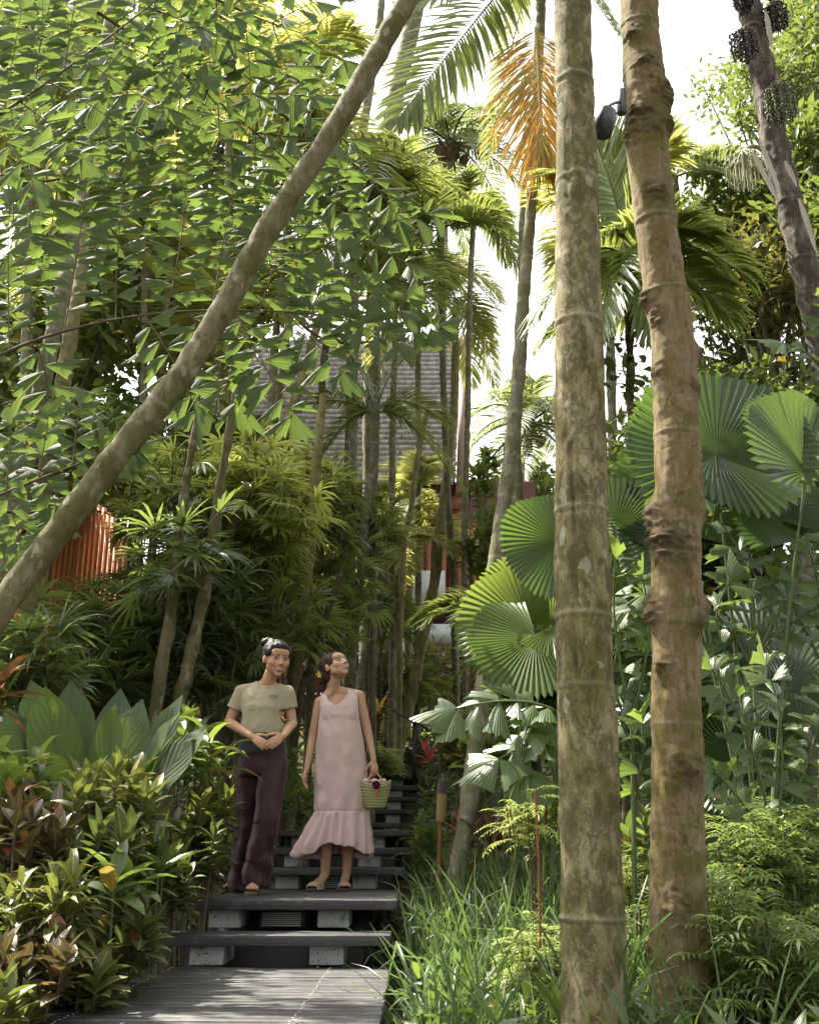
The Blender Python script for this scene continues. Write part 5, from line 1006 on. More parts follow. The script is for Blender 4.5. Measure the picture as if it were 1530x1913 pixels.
g = G(); lx, ly = rng.uniform(-1.28, -.12, 46), rng.uniform(3.7, 8.4, 46); lz = np.where(ly < 5.86, .006, np.where((ly > 5.89) & (ly < 6.2), .160, np.where(ly > 6.3, .313, -9))); ok = lz > -1
scatter_leaves(g, np.stack([lx, ly, lz + .004], 1)[ok], .045, .016, up=0, droop=0, segs=2)
V = g.V[0]; V[:, 2] = np.repeat(lz[ok], 9) + .003 + np.abs(V[:, 2] - np.repeat(lz[ok], 9)) * .18
tag(g.build('fallen_leaves', L_dry), 'small dry leaves fallen on the deck and landing', 'leaf litter', kind='stuff')
# ------------------------------------------------------------------ trees behind
def tree(label, cx, cy, rx, ry, Y, n, mat=None, L=.2, W=.09, nb=9, base=None, clumps=26, dY=1.5, lr=.45, name='broadleaf_tree', grp='leafy trees around the garden'):
    b = P(base or cx, 1300, Y); b[2] = ground(b[0], Y) - .1; o = thing(name, label, 'tree', b, grp); c0 = P(cx, cy, Y); g = G()
    top = np.array([c0[0], Y, c0[2]]); q = catmull([b, (b + top) / 2 + rng.normal(0, .15, 3), top], 20); g.tube(q, np.linspace(.16, .05, 20), 10)
    gl = G()
    for k in range(clumps):
        a = R(0, 6.28); r = math.sqrt(R(.03, 1)); c = P(cx + rx * r * math.cos(a), cy + ry * r * math.sin(a), Y + R(-dY, dY)); j = q[rng.integers(9, 20)]
        m_ = (j + c) / 2 + [0, 0, .1]; br = bez(j, m_, c, np.linspace(0, 1, 7)); g.tube(br, np.linspace(.035, .008, 7), 5)
        for s_ in range(3): g.tube([c, c + rng.normal(0, lr * .5, 3)], .005, 4, cap=False)
        pts = c + rng.normal(0, lr * .55, (n // clumps, 3)) * [1, 1, .7]; scatter_leaves(gl, pts, L, W, out=nrm(pts - c) * .6)
    g.build('trunk', B_dark, o, b); gl.build('crown', mat or L_tree, o, b)
for a in [
    ('light leafy tree with loose sprays of small leaves at top right', 1440, 175, 130, 70, 10.5, 2300, L_tree, .10, .05, 9, 1560, 34, .8, .26),
    ('leafy tree filling the top right corner behind the fruit', 1520, 60, 80, 110, 12, 2600, L_tree, .14, .07, 9, 1600, 26, 1.5, .35),
    ('bronze-leaved tree right of the knobbly trunk', 1400, 520, 120, 100, 9.5, 5200, L_bronze, .13, .045, 9, 1450, 40, 1.0, .35),
    ('olive tree crown under the distant palm at right', 1420, 400, 130, 50, 11, 3000, L_tree, .14, .06, 9, 1440, 26, 1.2, .35),
    ('leafy tree at the right edge beside the fruiting palm', 1520, 350, 60, 110, 9.5, 2600, L_tree, .15, .06, 9, 1600, 24, 1.0, .35),
    ('dark tree mass low behind the round fan leaves', 1420, 800, 150, 130, 10, 5200, L_tree, .17, .08, 9, 1430, 34, 1.5, .45),
    ('dense bush behind the tall trunk and fan leaves', 1230, 1000, 150, 110, 10.5, 4600, L_broad, .18, .08, 9, 1250, 30, 1.4, .45),
    ('dark thicket tree behind the low fishtails', 1400, 1200, 200, 130, 10.5, 5200, L_broad, .18, .08, 9, 1400, 34, 1.2, .5),
    ('shady bush right of the slatted fence', 1010, 1260, 70, 70, 12.5, 3600, L_broad, .18, .08, 9, 1010, 24, 1.2, .45),
    ('round far tree top peeping beside the coconut palm', 990, 905, 28, 28, 24, 1100, L_tree, .22, .1, 9, 990, 14, 1.2, .45),
    ('leafy tree at the very left edge, mostly outside, dark sprays poking in', -330, 560, 260, 260, 8.3, 5200, L_tree, .15, .07, 9, -420, 46, 1.6, .5),  # added tree, shades the left bed and the deck
    ('tall shaded tree behind the left palms', 60, 640, 150, 160, 13.5, 5200, L_tree, .24, .10, 9, 60, 34, 1.6, .7),
    ('tall tree behind the fishtail fronds, top left', 120, 200, 210, 220, 16, 6500, L_tree, .28, .12, 9, 150, 40, 2, .8),
    ('tree behind the middle of the leaning trunk', 330, 520, 130, 160, 15.5, 4200, L_tree, .26, .11, 9, 330, 34, 2, .7),
    ('tree crown behind the top of the leaning trunk at left', 440, 160, 130, 160, 17, 4600, L_tree, .28, .12, 9, 420, 34, 2, .8),
    ('shaded bush behind the orange hut', 120, 900, 170, 110, 12.5, 4600, L_broad, .2, .09, 9, 140, 30, 1.2, .5),
    ('dark bush between the orange hut and the women', 300, 1190, 120, 90, 11.5, 4200, L_tree, .19, .08, 9, 340, 34, 1.0, .5),
    ('green bush in the thicket left of the villa', 420, 920, 120, 90, 12.5, 3400, L_tree, .2, .09, 9, 420, 30, 1.0, .5),
    ('bush in front of the left part of the villa wall', 500, 1060, 60, 60, 13, 1500, L_broad, .19, .08, 9, 560, 28, .9, .45),
    ]:
    tree(*a)
# vine leaves round the dark stem
o = thing('climbing_vine', 'climbing vine with heart-shaped leaves on the dark stem', 'vine', P(1176, 1100, 7.1)); g = G(); gs = G()
tt = np.linspace(0, 1, 90); pts = np.array([P(1172 + 9 * math.sin(t * 30), 590 + t * 560, 7.16 - .08 * math.cos(t * 30)) for t in tt]); gs.tube(pts, .006, 5)
for k in range(230):
    j = pts[rng.integers(0, 90)]; q = j + rng.normal(0, 1, 3) * [.13, .08, .08]; gs.tube([j, q], .0018, 4, cap=False); scatter_leaves(g, q[None], .10, .065, droop=.7, up=-.1, segs=3, prof=prof_leaf)
gs.build('stem', M_stem, o, o.location); g.build('leaves', L_tree, o, o.location)
# ------------------------------------------------------------------ people
def skinmat(name, a, b):
    m, t, N = nodes(name); v = objco(t); n1 = noise(t, 9, v, 3); c = mix(t, n1, a, b); p = mk(t, 'BsdfPrincipled'); ln(t, c, p.inputs['Base Color']); p.inputs['Roughness'].default_value = .48
    p.inputs['Subsurface Weight'].default_value = .12; p.inputs['Subsurface Radius'].default_value = (.012, .005, .003); p.inputs['Specular IOR Level'].default_value = .4
    o = mk(t, 'OutputMaterial'); ln(t, p.outputs[0], o.inputs[0]); return m
S_a = skinmat('warm_tan_skin', (.42, .225, .125), (.48, .27, .16)); S_b = skinmat('light_tan_skin', (.44, .25, .155), (.52, .31, .20))
def clothmat(name, a, b, rough=.85, weave=420, sheen=.2, tf=0):
    m, t, N = nodes(name); v = objco(t); n1 = noise(t, 5, v, 4); n2 = noise(t, weave, objco(t, (1, 1, .25)), 2); c = mix(t, n1, a, b); c = mix(t, math_(t, 'MULTIPLY', n2, .22), c, tuple(.6 * x for x in a))
    wr = noise(t, 11, objco(t, (1, 1, .55)), 6, .6, 1.6); n2 = math_(t, 'ADD', math_(t, 'MULTIPLY', n2, .12), wr)
    if tf: finish(t, c, rough, bumped(t, n2, .32, .016), .2, 0, a, tf, sheen=sheen)
    else: finish(t, c, rough, bumped(t, n2, .32, .016), .25, sheen=sheen)
    return m
C_shirt = clothmat('khaki_linen', (.31, .26, .165), (.38, .325, .22)); C_pants = clothmat('maroon_silk', (.030, .008, .012), (.055, .014, .019), .5, 300, .08); C_band = clothmat('charcoal_waistband', (.022, .018, .020), (.03, .026, .03), .6)
C_pink = clothmat('pale_pink_linen', (.66, .48, .44), (.74, .56, .52), .85, 300, .2, .12)
def hairmat(name, c):
    m, t, N = nodes(name); n = noise(t, 60, objco(t, (1, 1, .25)), 3); cc = mix(t, n, tuple(.6 * x for x in c), tuple(1.8 * x for x in c)); finish(t, cc, .6, bumped(t, n, .8, .006), .3); return m
H_black = hairmat('black_hair', (.012, .010, .010)); H_brown = hairmat('dark_brown_hair', (.035, .018, .011))
M_white = plain('eye_white', (.62, .58, .54), .3, .02); M_eye = plain('dark_eyes_and_brows', (.018, .010, .008), .4, .1); M_lip = plain('rose_lips', (.36, .085, .075), .4, .1); M_lipp = plain('soft_pink_lips', (.44, .17, .14), .4, .1); M_teeth = plain('teeth', (.75, .72, .66), .3, .02)
M_sand = plain('dark_brown_leather', (.045, .028, .022), .5, .2); M_sole = plain('sandal_sole', (.12, .075, .045), .7); M_sandb = plain('beige_leather', (.40, .33, .23), .6, .15); M_soleb = plain('dark_sandal_sole', (.05, .04, .035), .7)
def revolve(a, b, prof, sides=16, ex=1.0, axis=None):
    """closed solid along a->b; prof: list of (t, r); ex flattens along 'axis'"""
    a, b = np.asarray(a, float), np.asarray(b, float); d = b - a; D = nrm(d)
    ref = np.asarray(axis, float) if axis is not None else (np.array([0, 1, 0]) if abs(D[1]) < .9 else np.array([1, 0, 0])); U = nrm(ref - D * (ref @ D)); S = np.cross(D, U)
    an = np.linspace(0, 2 * PI, sides, endpoint=False); V = []; 
    for t, r in prof: V.append(a + d * t + (S[None] * np.cos(an)[:, None] + U[None] * np.sin(an)[:, None] * ex) * r)
    n = len(prof); V = np.vstack(V); F = [[i * sides + j, i * sides + (j + 1) % sides, (i + 1) * sides + (j + 1) % sides, (i + 1) * sides + j] for i in range(n - 1) for j in range(sides)]
    F += [list(range(sides))[::-1], [(n - 1) * sides + j for j in range(sides)]]; return V, F
def cap(a, b, ra, rb, ex=1.0, axis=None, sides=14):
    a, b = np.asarray(a, float), np.asarray(b, float); L = max(1e-5, np.linalg.norm(b - a)); pr = []
    for k in range(5): th = -PI / 2 + PI / 2 * (k + .25) / 5; pr.append((math.sin(th) * ra / L, ra * math.cos(th)))
    for k in range(1, 5): pr.append((k / 5, ra + (rb - ra) * k / 5))
    for k in range(5): th = PI / 2 * (k) / 5; pr.append((1 + math.sin(th) * rb / L, rb * math.cos(th)))
    pr.append((1 + rb / L * .985, rb * .12)); return revolve(a, b, pr, sides, ex, axis)
def ell(c, r, R_=None):
    n, s = 10, 16; V = []; th = np.linspace(.12, PI - .12, n); an = np.linspace(0, 2 * PI, s, endpoint=False)
    for x in th: V.append(np.stack([np.sin(x) * np.cos(an) * r[0], np.sin(x) * np.sin(an) * r[1], np.full(s, np.cos(x) * r[2])], 1))
    V = np.vstack(V); 
    if R_ is not None: V = V @ np.asarray(R_).T
    F = [[i * s + j, (i + 1) * s + j, (i + 1) * s + (j + 1) % s, i * s + (j + 1) % s] for i in range(n - 1) for j in range(s)]; F += [list(range(s)), [(n - 1) * s + j for j in range(s)][::-1]]
    return V + np.asarray(c, float), F
def loft(rings, sides=28):
    """rings: (centre, rx, ry); closed"""
    an = np.linspace(0, 2 * PI, sides, endpoint=False); V = np.vstack([np.asarray(c, float) + np.stack([np.cos(an) * rx, np.sin(an) * ry, an * 0], 1) for c, rx, ry in rings]); n = len(rings)
    F = [[i * sides + j, i * sides + (j + 1) % sides, (i + 1) * sides + (j + 1) % sides, (i + 1) * sides + j] for i in range(n - 1) for j in range(sides)]; F += [list(range(sides))[::-1], [(n - 1) * sides + j for j in range(sides)]]; return V, F
def blob(name, prims, mats, par, voxel=.006, smooth=4, cut=None, disp=None, solid=0, soft=()):
    V, F, k = [], [], 0
    for v, f in prims: V.append(v); F += [[x + k for x in q] for q in f]; k += len(v)
    me = bpy.data.meshes.new(name); me.from_pydata(np.vstack(V).tolist(), [], F); me.update()
    import bmesh
    bm = bmesh.new(); bm.from_mesh(me); bmesh.ops.recalc_face_normals(bm, faces=bm.faces); bm.to_mesh(me); bm.free()
    o = bpy.data.objects.new(name, me); C.objects.link(o); md = o.modifiers.new('r', 'REMESH'); md.mode = 'VOXEL'; md.voxel_size = voxel; md.use_smooth_shade = True
    if smooth: sm = o.modifiers.new('s', 'SMOOTH'); sm.factor = .5; sm.iterations = smooth
    dg = bpy.context.evaluated_depsgraph_get(); m2 = bpy.data.meshes.new_from_object(o.evaluated_get(dg)); bpy.data.objects.remove(o)
    n = len(m2.vertices); co = np.zeros(n * 3); m2.vertices.foreach_get('co', co); co = co.reshape(-1, 3)
    if soft:
        ed = np.zeros(len(m2.edges) * 2, int); m2.edges.foreach_get('vertices', ed); ed = ed.reshape(-1, 2)
        for (c_, r_, it) in soft:
            wgt = np.clip(1.5 * (1 - np.linalg.norm(co - c_, axis=1) / r_), 0, 1); e_ = ed[(wgt[ed] > 0).any(1)]; deg = np.bincount(e_.ravel(), minlength=n).clip(1)
            for _ in range(it):
                ac = np.stack([np.bincount(e_[:, 0], co[e_[:, 1], k], n) + np.bincount(e_[:, 1], co[e_[:, 0], k], n) for k in range(3)], 1) / deg[:, None]
                co = co + (ac - co) * (wgt * .6)[:, None]
        m2.vertices.foreach_set('co', co.ravel()); m2.update()
    if disp is not None:
        nn = np.zeros(n * 3); m2.vertices.foreach_get('normal', nn); nn = nn.reshape(-1, 3); co = co + disp(co, nn)
    if cut is not None:
        bm = bmesh.new(); bm.from_mesh(m2); bm.verts.ensure_lookup_table(); 
        kill = cut(co); dead = [bm.verts[i] for i in np.nonzero(kill)[0]]
        for i, v in enumerate(bm.verts): v.co = co[i]
        bmesh.ops.delete(bm, geom=dead, context='VERTS'); bmesh.ops.delete(bm, geom=[v for v in bm.verts if not v.link_faces], context='VERTS')
        bv = [(v, [e.other_vert(v) for e in v.link_edges if e.is_boundary]) for v in bm.verts if v.is_boundary]
        for _ in range(10):
            nw = [(v, (v.co * 2 + sum((q.co for q in ns), Vector())) / (2 + len(ns))) for v, ns in bv]
            for v, c in nw: v.co = c
        bm.to_mesh(m2); bm.free()
    else: m2.vertices.foreach_set('co', co.ravel())
    org = np.array(par.location) if par else np.zeros(3)
    m2.transform(Matrix.Translation(Vector(-org)))
    for m in (mats if isinstance(mats, list) else [mats]): m2.materials.append(m)
    m2.polygons.foreach_set('use_smooth', np.ones(len(m2.polygons), bool)); m2.name = name; m2.update()
    o = link(name, m2, par)
    if solid: md = o.modifiers.new('t', 'SOLIDIFY'); md.thickness = solid; md.offset = -1
    return o
def simple(name, prims, mat, par, sub=0):
    V, F, k = [], [], 0
    for v, f in prims: V.append(v); F += [[x + k for x in q] for q in f]; k += len(v)
    me = bpy.data.meshes.new(name); me.from_pydata((np.vstack(V) - np.array(par['o'] if 'o' in par else world_loc(par))).tolist(), [], F); me.polygons.foreach_set('use_smooth', np.ones(len(me.polygons), bool)); me.materials.append(mat); me.update(); return link(name, me, par)
def world_loc(o):
    v = np.array(o.location, float)
    while o.parent: o = o.parent; v = v + np.array(o.location, float)
    return v
class Head:
    def __init__(s, c, fwd, up, k=1.0):
        s.c = np.asarray(c, float); s.f = nrm(fwd); u = np.asarray(up, float); s.u = nrm(u - s.f * (u @ s.f)); s.r = np.cross(s.f, s.u); s.k = k; s.M = np.stack([s.r, s.f, s.u], 1)
    def __call__(s, x, y, z): return s.c + (s.r * x + s.f * y + s.u * z) * s.k
    def E(s, p, r): return ell(s(p[0] * 1.06, p[1], p[2]), np.array(r) * s.k * np.array([1.08, 1, 1]), s.M)
def head_prims(H):
    p = [H.E((0, -.015, .030), (.072, .090, .078)), H.E((0, .014, -.018), (.062, .072, .072)), H.E((0, .030, -.056), (.050, .052, .044)), H.E((0, .050, -.030), (.046, .040, .046)), H.E((0, .066, -.092), (.020, .018, .016)),
         H.E((0, .058, .040), (.055, .028, .036))]
    for s in (-1, 1): p += [H.E((s * .034, .052, -.024), (.030, .030, .030)), H.E((s * .048, .020, -.055), (.016, .030, .024)), H.E((s * .072, -.008, -.012), (.010, .018, .029)), H.E((s * .031, .076, .022), (.019, .010, .007)), H.E((s * .010, .096, -.032), (.0085, .010, .007))]
    p += [cap(H(0, .080, .012), H(0, .104, -.026), .0075 * H.k, .0115 * H.k), H.E((0, .086, -.058), (.023, .012, .007)), H.E((0, .084, -.069), (.019, .012, .007)), H.E((0, .078, -.050), (.016, .012, .012))]
    return p
def face_bits(H, body, lip, smile=1, lookd=(0, 0), lid=.55):
    for s in (-1, 1):
        e = simple('eye', [H.E((s * .031, .0785, .006), (.0135, .0085, .0068 * lid * 1.6))], M_white, body); g_ = [H.E((s * .031 + lookd[0], .0855, .006 + lookd[1]), (.0058, .0032, .0056))]
        simple('iris', g_, M_eye, e)
    lash = []; brow = []
    for s in (-1, 1):
        for k in range(6):
            f = (k - 2.5) / 2.5; lash.append(H.E((s * (.031 + f * .0145), .0865 - abs(f) * .0055 - (f > 0) * .002, .0135 * lid + .0045 - f * f * .0055), (.0036, .0022, .0013)))
            brow.append(H.E((s * (.031 + f * .019), .0875 - abs(f) * .004 - (f > 0) * f * .008, .0285 - f * f * .004), (.0042, .002, .0015)))
    simple('eyelashes', lash, M_eye, body); simple('eyebrows', brow, M_eye, body)
    L = []; T = []
    for k in range(9):
        f = (k - 4) / 4; y = .0985 - f * f * .015; z = -.0605 + smile * f * f * .0085
        L.append(H.E((f * .024, y, z + .0032 * (1 - f * f * .6)), (.0042, .0036, .0026 * (1.1 - .6 * f * f)))); L.append(H.E((f * .0225, y - .001, z - .0052 * (1 - f * f * .7)), (.0042, .0040, .0034 * (1.1 - .7 * f * f))))
        if abs(f) < .8: T.append(H.E((f * .024, y - .0005, z - .001), (.0042, .0030, .0024)))
    simple('lips', L, lip, body); simple('teeth', T, M_teeth, body)
def hand(wrist, dirv, nrmv, side, curl=.5, spread=.18, s=1.0, curls=None):
    """palm plus five bent fingers; side=+1 puts the thumb on dir x nrm"""
    w0 = np.asarray(wrist, float); D = nrm(dirv); N = np.asarray(nrmv, float); N = nrm(N - D * (N @ D)); S = np.cross(D, N) * side; P_ = [cap(w0 - D * .02, w0 + D * .015 * s, .021 * s, .022 * s, .72, N)]
    pc = w0 + D * .045 * s; P_.append(cap(w0 + D * .012 * s, pc + D * .022 * s, .024 * s, .030 * s, .42, N)); P_.append(cap(pc + S * .014 * s, pc + S * .016 * s + D * .022 * s, .018 * s, .016 * s, .6, N)); P_.append(cap(pc - S * .014 * s, pc - S * .018 * s + D * .014 * s, .017 * s, .016 * s, .6, N))
    for i, (off, ln_) in enumerate([(.027, .070), (.009, .078), (-.009, .073), (-.026, .058)]):
        b = w0 + D * (.082 - abs(i - 1.2) * .004) * s + S * off * s; d = nrm(D + S * off / .03 * spread * .6); c = curls[i] if curls else curl; r = (.0092, .0094, .0088, .0078)[i] * s
        for j, fr in enumerate((.42, .32, .26)):
            d = nrm(d + N * c * (.55, .75, .6)[j]); e = b + d * ln_ * fr * s; P_.append(cap(b, e, r, r * .92, 1, None, 10)); b = e; r *= .93
    b = w0 + D * .022 * s + S * .022 * s; d = nrm(D * .75 + S * .75 + N * .25); r = .0115 * s
    for fr in (.034, .030, .024): e = b + d * fr * s; P_.append(cap(b, e, r, r * .92, 1, None, 10)); b = e; r *= .92; d = nrm(d + D * .35 - S * .12 + N * curl * .35)
    return P_
def sandal(par, heel, dirv, L, W, strap, sole, name='sandal'):
    D = nrm(dirv); S = np.array([D[1], -D[0], 0]); t = np.linspace(0, 1, 14); an = np.linspace(0, 2 * PI, 28, endpoint=False)
    def outline(k, z): return np.array([heel + D * (L / 2 + L / 2 * math.cos(a) * k) + S * W / 2 * k * math.sin(a) * (1 + .16 * math.cos(a)) * (abs(math.sin(a)) ** -.15 if abs(math.sin(a)) > .2 else 1) for a in an]) + [0, 0, z]
    V = np.vstack([outline(.97, .0), outline(1, .004), outline(1, .016), outline(.97, .020)]); n = 28
    F = [[i * n + j, i * n + (j + 1) % n, (i + 1) * n + (j + 1) % n, (i + 1) * n + j] for i in range(3) for j in range(n)] + [list(range(n))[::-1], [3 * n + j for j in range(n)]]
    sd = simple(name, [(V, F)], sole, par)
    g = G()
    for (f0, sk, hgt) in ((.52, .14, .052), (.66, -.14, .040), (.60, 0, .048)):
        c = []
        for a in np.linspace(0, PI, 14): c.append(heel + D * L * (f0 + sk * math.cos(a)) + S * (W / 2 + .001) * math.cos(a) + np.array([0, 0, .012 + hgt * math.sin(a) ** .8]))
        c = np.array(c); T = nrm(np.gradient(c, axis=0)); wv = np.cross(T, np.cross(D, T)); wd = nrm(np.tile(D, (14, 1)) - T * (T @ D)[:, None]) * .017
        nn = nrm(np.cross(wd, T)) * .0022; V = np.stack([c - wd - nn, c + wd - nn, c + wd + nn, c - wd + nn], 1).reshape(-1, 3); i = np.arange(13)[:, None] * 4; j = np.arange(4)[None]; g.add(V, np.stack([i + j, i + (j + 1) % 4, i + 4 + (j + 1) % 4, i + 4 + j], -1).reshape(-1, 4))
    o = g.build('strap', strap, sd, world_loc(sd)); return sd
def foot(ank, heelp, dirv, L, r=1.0):
    D = nrm(dirv); S = np.array([D[1], -D[0], 0]); z = np.array([0, 0, 1.0]); h = np.asarray(heelp, float)
    p = [cap(ank, h + D * .04 + z * .05, .030 * r, .030 * r), cap(h + D * .03 + z * .035, h + D * .05 + z * .032, .027 * r, .027 * r), cap(h + D * .05 + z * .055, h + D * L * .66 + z * .036, .030 * r, .021 * r, .9), cap(h + D * L * .35 + z * .035 - S * .008, h + D * L * .70 + z * .032 - S * .010, .026 * r, .022 * r), cap(h + D * L * .35 + z * .035 + S * .01, h + D * L * .70 + z * .032 + S * .014, .024 * r, .020 * r)]
    for k, o_ in enumerate((-.030, -.012, .003, .017, .030)):
        l = (.92, .95, .92, .88, .83)[k]; q = (.0125, .0095, .009, .0085, .008)[k] * r; p.append(cap(h + D * L * .68 + S * o_ + z * .034, h + D * L * l + S * o_ * 1.05 + z * .029, q, q * .95, 1, None, 10))
    return p
def folds(co, nn, amp, sx=9, sz=2.2, seed=0): return nn * (amp * fbm(co * [sx, sx, sz] + seed, 3))[:, None]

# --- woman in the khaki shirt
LZ = .309
YA = 7.33
def A(px, py, dy=0): return P(px, py, YA + dy)
fa = A(478, 1672, -.05); wa = thing('person', 'woman in khaki shirt and maroon trousers, black hair in a bun, hands clasped', 'woman', (A(480, 1672)[0], YA, LZ))
HA = Head(A(517, 1231, -.05), (.42, -.88, -.20), (.10, -.12, 1), 1.09)
neckA, nbA = A(508, 1255, .0), A(498, 1281, .03)
shL, shR = A(451, 1294, .05), A(536, 1296, .05); elL, wrL = A(428, 1350, .08), A(470, 1376, -.19); elR, wrR = A(546, 1352, .06), A(530, 1375, -.19)
torsoA = lambda q: [loft([(A(493, 1412, .04), .145 + q, .10 + q), (A(492, 1395, .04), .155 + q, .105 + q), (A(491, 1372, .03), .135 + q, .095 + q), (A(492, 1350, .02), .130 + q, .095 + q), (A(494, 1325, .02), .140 + q, .105 + q), (A(495, 1306, .03), .150 + q, .10 + q), (A(496, 1290, .04), .136 + q, .078 + q), (A(498, 1281, .04), .098 + q, .060 + q), (A(500, 1273, .03), .066 + q, .052 + q)])]
bp = head_prims(HA) + [cap(HA(0, -.03, -.05), nbA, .047, .050), cap(nbA, shL + [.01, 0, 0], .045, .040), cap(nbA, shR - [.01, 0, 0], .045, .040)] + torsoA(-.012)
bp += [cap(shL, elL, .044, .034), cap(elL, wrL, .036, .022), cap(shR, elR, .044, .034), cap(elR, wrR, .036, .022)]
bp += hand(wrL, A(497, 1395, -.24) - wrL, (.45, .55, -.35), 1, .34, .1, .93) + hand(wrR, A(505, 1392, -.26) - wrR, (-.6, .35, -.3), -1, .42, .1, .93)
hipF, hipB = A(512, 1420, .03), A(468, 1420, .08); knF, knB = A(500, 1530, -.08), A(455, 1530, .16); anF, anB = A(471, 1646, .04), A(444, 1640, .33)
bp += [cap(hipF, knF, .075, .052), cap(knF, anF, .05, .030), cap(hipB, knB, .075, .052), cap(knB, anB, .05, .03)]
dA = np.array([.10, -1, 0]); hlA = np.array([A(475, 1660)[0] - .01, YA + .02, LZ + .012]); bp += foot(anF, hlA, dA, .235)
dB = np.array([-.05, -1, 0]); hlB = np.array([anB[0] + .02, YA + .47, LZ + .012]); bp += foot(anB, hlB, dB, .235)
bodyA = blob('body', bp, S_a, wa, .004, 4, soft=[(HA(0, .03, -.05), .105, 14), (HA(.045, .04, -.03), .06, 12), (HA(-.045, .04, -.03), .06, 12), (nbA, .13, 20)])
bodyA['o'] = list(world_loc(bodyA)); face_bits(HA, bodyA, M_lip, 1.1, (.002, -.001), .42)
hp = [HA.E((0, -.026, .040), (.080, .094, .083)), HA.E((-.0, .035, .074), (.058, .045, .034)), HA.E((0, -.06, .0), (.064, .052, .062))] + [HA.E((s * .058, .014, .042), (.021, .042, .036)) for s in (-1, 1)] + [HA.E((s * .068, -.022, .012), (.013, .022, .036)) for s in (-1, 1)]
bn = A(497, 1200, .02); hp += [ell(bn, (.036, .036, .030)), ell(bn + [.012, 0, .012], (.026, .03, .022)), ell(bn + [-.016, -.005, -.006], (.022, .028, .022)), ell((bn + HA(0, -.03, .1)) / 2, (.03, .03, .03))]
blob('hair', hp, H_black, wa, .0042, 3, disp=lambda c, n: n * (.0022 * fbm(c * [90, 90, 40], 2))[:, None])
# shirt
sp1, sp2 = shL + (elL - shL) * .50, shR + (elR - shR) * .48
dl, dr = nrm(elL - shL), nrm(elR - shR); hz = A(490, 1375)[2]
def cutA(c):
    k = ((c - sp1) @ dl > .012) & (np.linalg.norm(c - sp1, axis=1) < .13) & ((c - sp1) @ [1, 0, 0] < .06); k |= ((c - sp2) @ dr > .012) & (np.linalg.norm(c - sp2, axis=1) < .13) & ((c - sp2) @ [-1, 0, 0] < .055)
    k |= c[:, 2] < hz + .010 * np.sin(c[:, 0] * 30); q = c - A(502, 1274, .0); k |= (np.abs(q[:, 0]) ** 2 / .074 ** 2 + np.minimum(q[:, 2], 0) ** 2 / .032 ** 2 + np.maximum(q[:, 2], 0) ** 2 / 9 < 1) | (c[:, 2] > nbA[2] + .035); return k
sv = torsoA(.014) + [loft([(A(491, 1385, .03), .150, .105), (A(491, 1372, .03), .158, .112), (A(492, 1352, .02), .152, .112), (A(493, 1335, .02), .150, .118)])] + [cap(nbA - [0, 0, .012], shL, .052, .052), cap(nbA - [0, 0, .012], shR, .052, .052), cap(shL, sp1, .055, .060), cap(sp1, sp1 + dl * .05, .060, .062), cap(shR, sp2, .055, .060), cap(sp2, sp2 + dr * .05, .060, .062), ell(A(479, 1323, -.032), (.075, .062, .075)), ell(A(507, 1323, -.032), (.075, .062, .075))]
blob('shirt', sv, C_shirt, wa, .006, 14, cutA, lambda c, n: folds(c, n, .007, 8, 9) + folds(c, n, .006, 16, 7, 9), .003)
g = G(); q0 = A(503, 1301, -.118)
for k in range(7): g.tube([q0 + [k * .0085, 0, R(-.004, .003)], q0 + [k * .0085 + .004, -.001, R(.003, .010)], q0 + [k * .0085 + .0085, 0, R(-.004, .003)]], .0018, 5, cap=False)
g.tube([q0 + [0, 0, -.006], q0 + [.064, 0, -.007]], .0014, 5); g.build('embroidered_mark', C_band, wa, wa.location)
# trousers and waistband
def legp(h, k, a, r0, r1, r2, ex=.9): return [cap(h, k, r0, r1, ex), cap(k, a, r1, r2, ex), cap(a, a - [0, 0, .03], r2, r2 * 1.02, ex)]
pp = [loft([(A(490, 1450, .04), .165, .125), (A(490, 1425, .04), .168, .128), (A(491, 1400, .03), .160, .120), (A(491, 1385, .02), .148, .112)])]
hemF, hemB = A(477, 1645, -.02), A(449, 1655, .24)
pp += legp(A(512, 1430, .0), A(498, 1530, -.06), hemF + [0, 0, .02], .100, .088, .096) + legp(A(470, 1430, .08), A(462, 1530, .13), hemB + [0, 0, .02], .098, .085, .088)
hzF, hzB = A(477, 1648, -.05)[2], A(450, 1643, .15)[2]
def dispP(c, n):
    f = np.clip((A(490, 1450)[2] - c[:, 2]) / .5, 0, 1); w_ = np.sin(c[:, 0] * 60 + 2.5 * np.sin(c[:, 2] * 6)) * .006 * f
    return n * (w_ + .013 * f * fbm(c * [9, 9, 5], 3) + .006 * fbm(c * [14, 14, 9], 2) + .008 * f * np.sin((c[:, 2] + c[:, 0] * .9) * 34) * (vnoise(c * 5) > 0))[:, None]
blob('trousers', pp, C_pants, wa, .007, 5, lambda c: c[:, 2] < np.where(c[:, 1] < YA + .06, LZ + .045 + .25 * np.maximum(0, hemF[0] - c[:, 0]), LZ + .012), dispP, .003)
blob('waistband', [loft([(A(490, 1411, .035), .170, .130), (A(490, 1400, .03), .166, .126), (A(491, 1388, .03), .158, .118), (A(491, 1376, .03), .146, .108)])], C_band, wa, .006, 3)
sandal(wa, hlA - [0, 0, .012] - dA * .005, dA, .25, .094, M_sand, M_sole); sandal(wa, hlB - [0, 0, .012], dB, .25, .094, M_sand, M_sole)

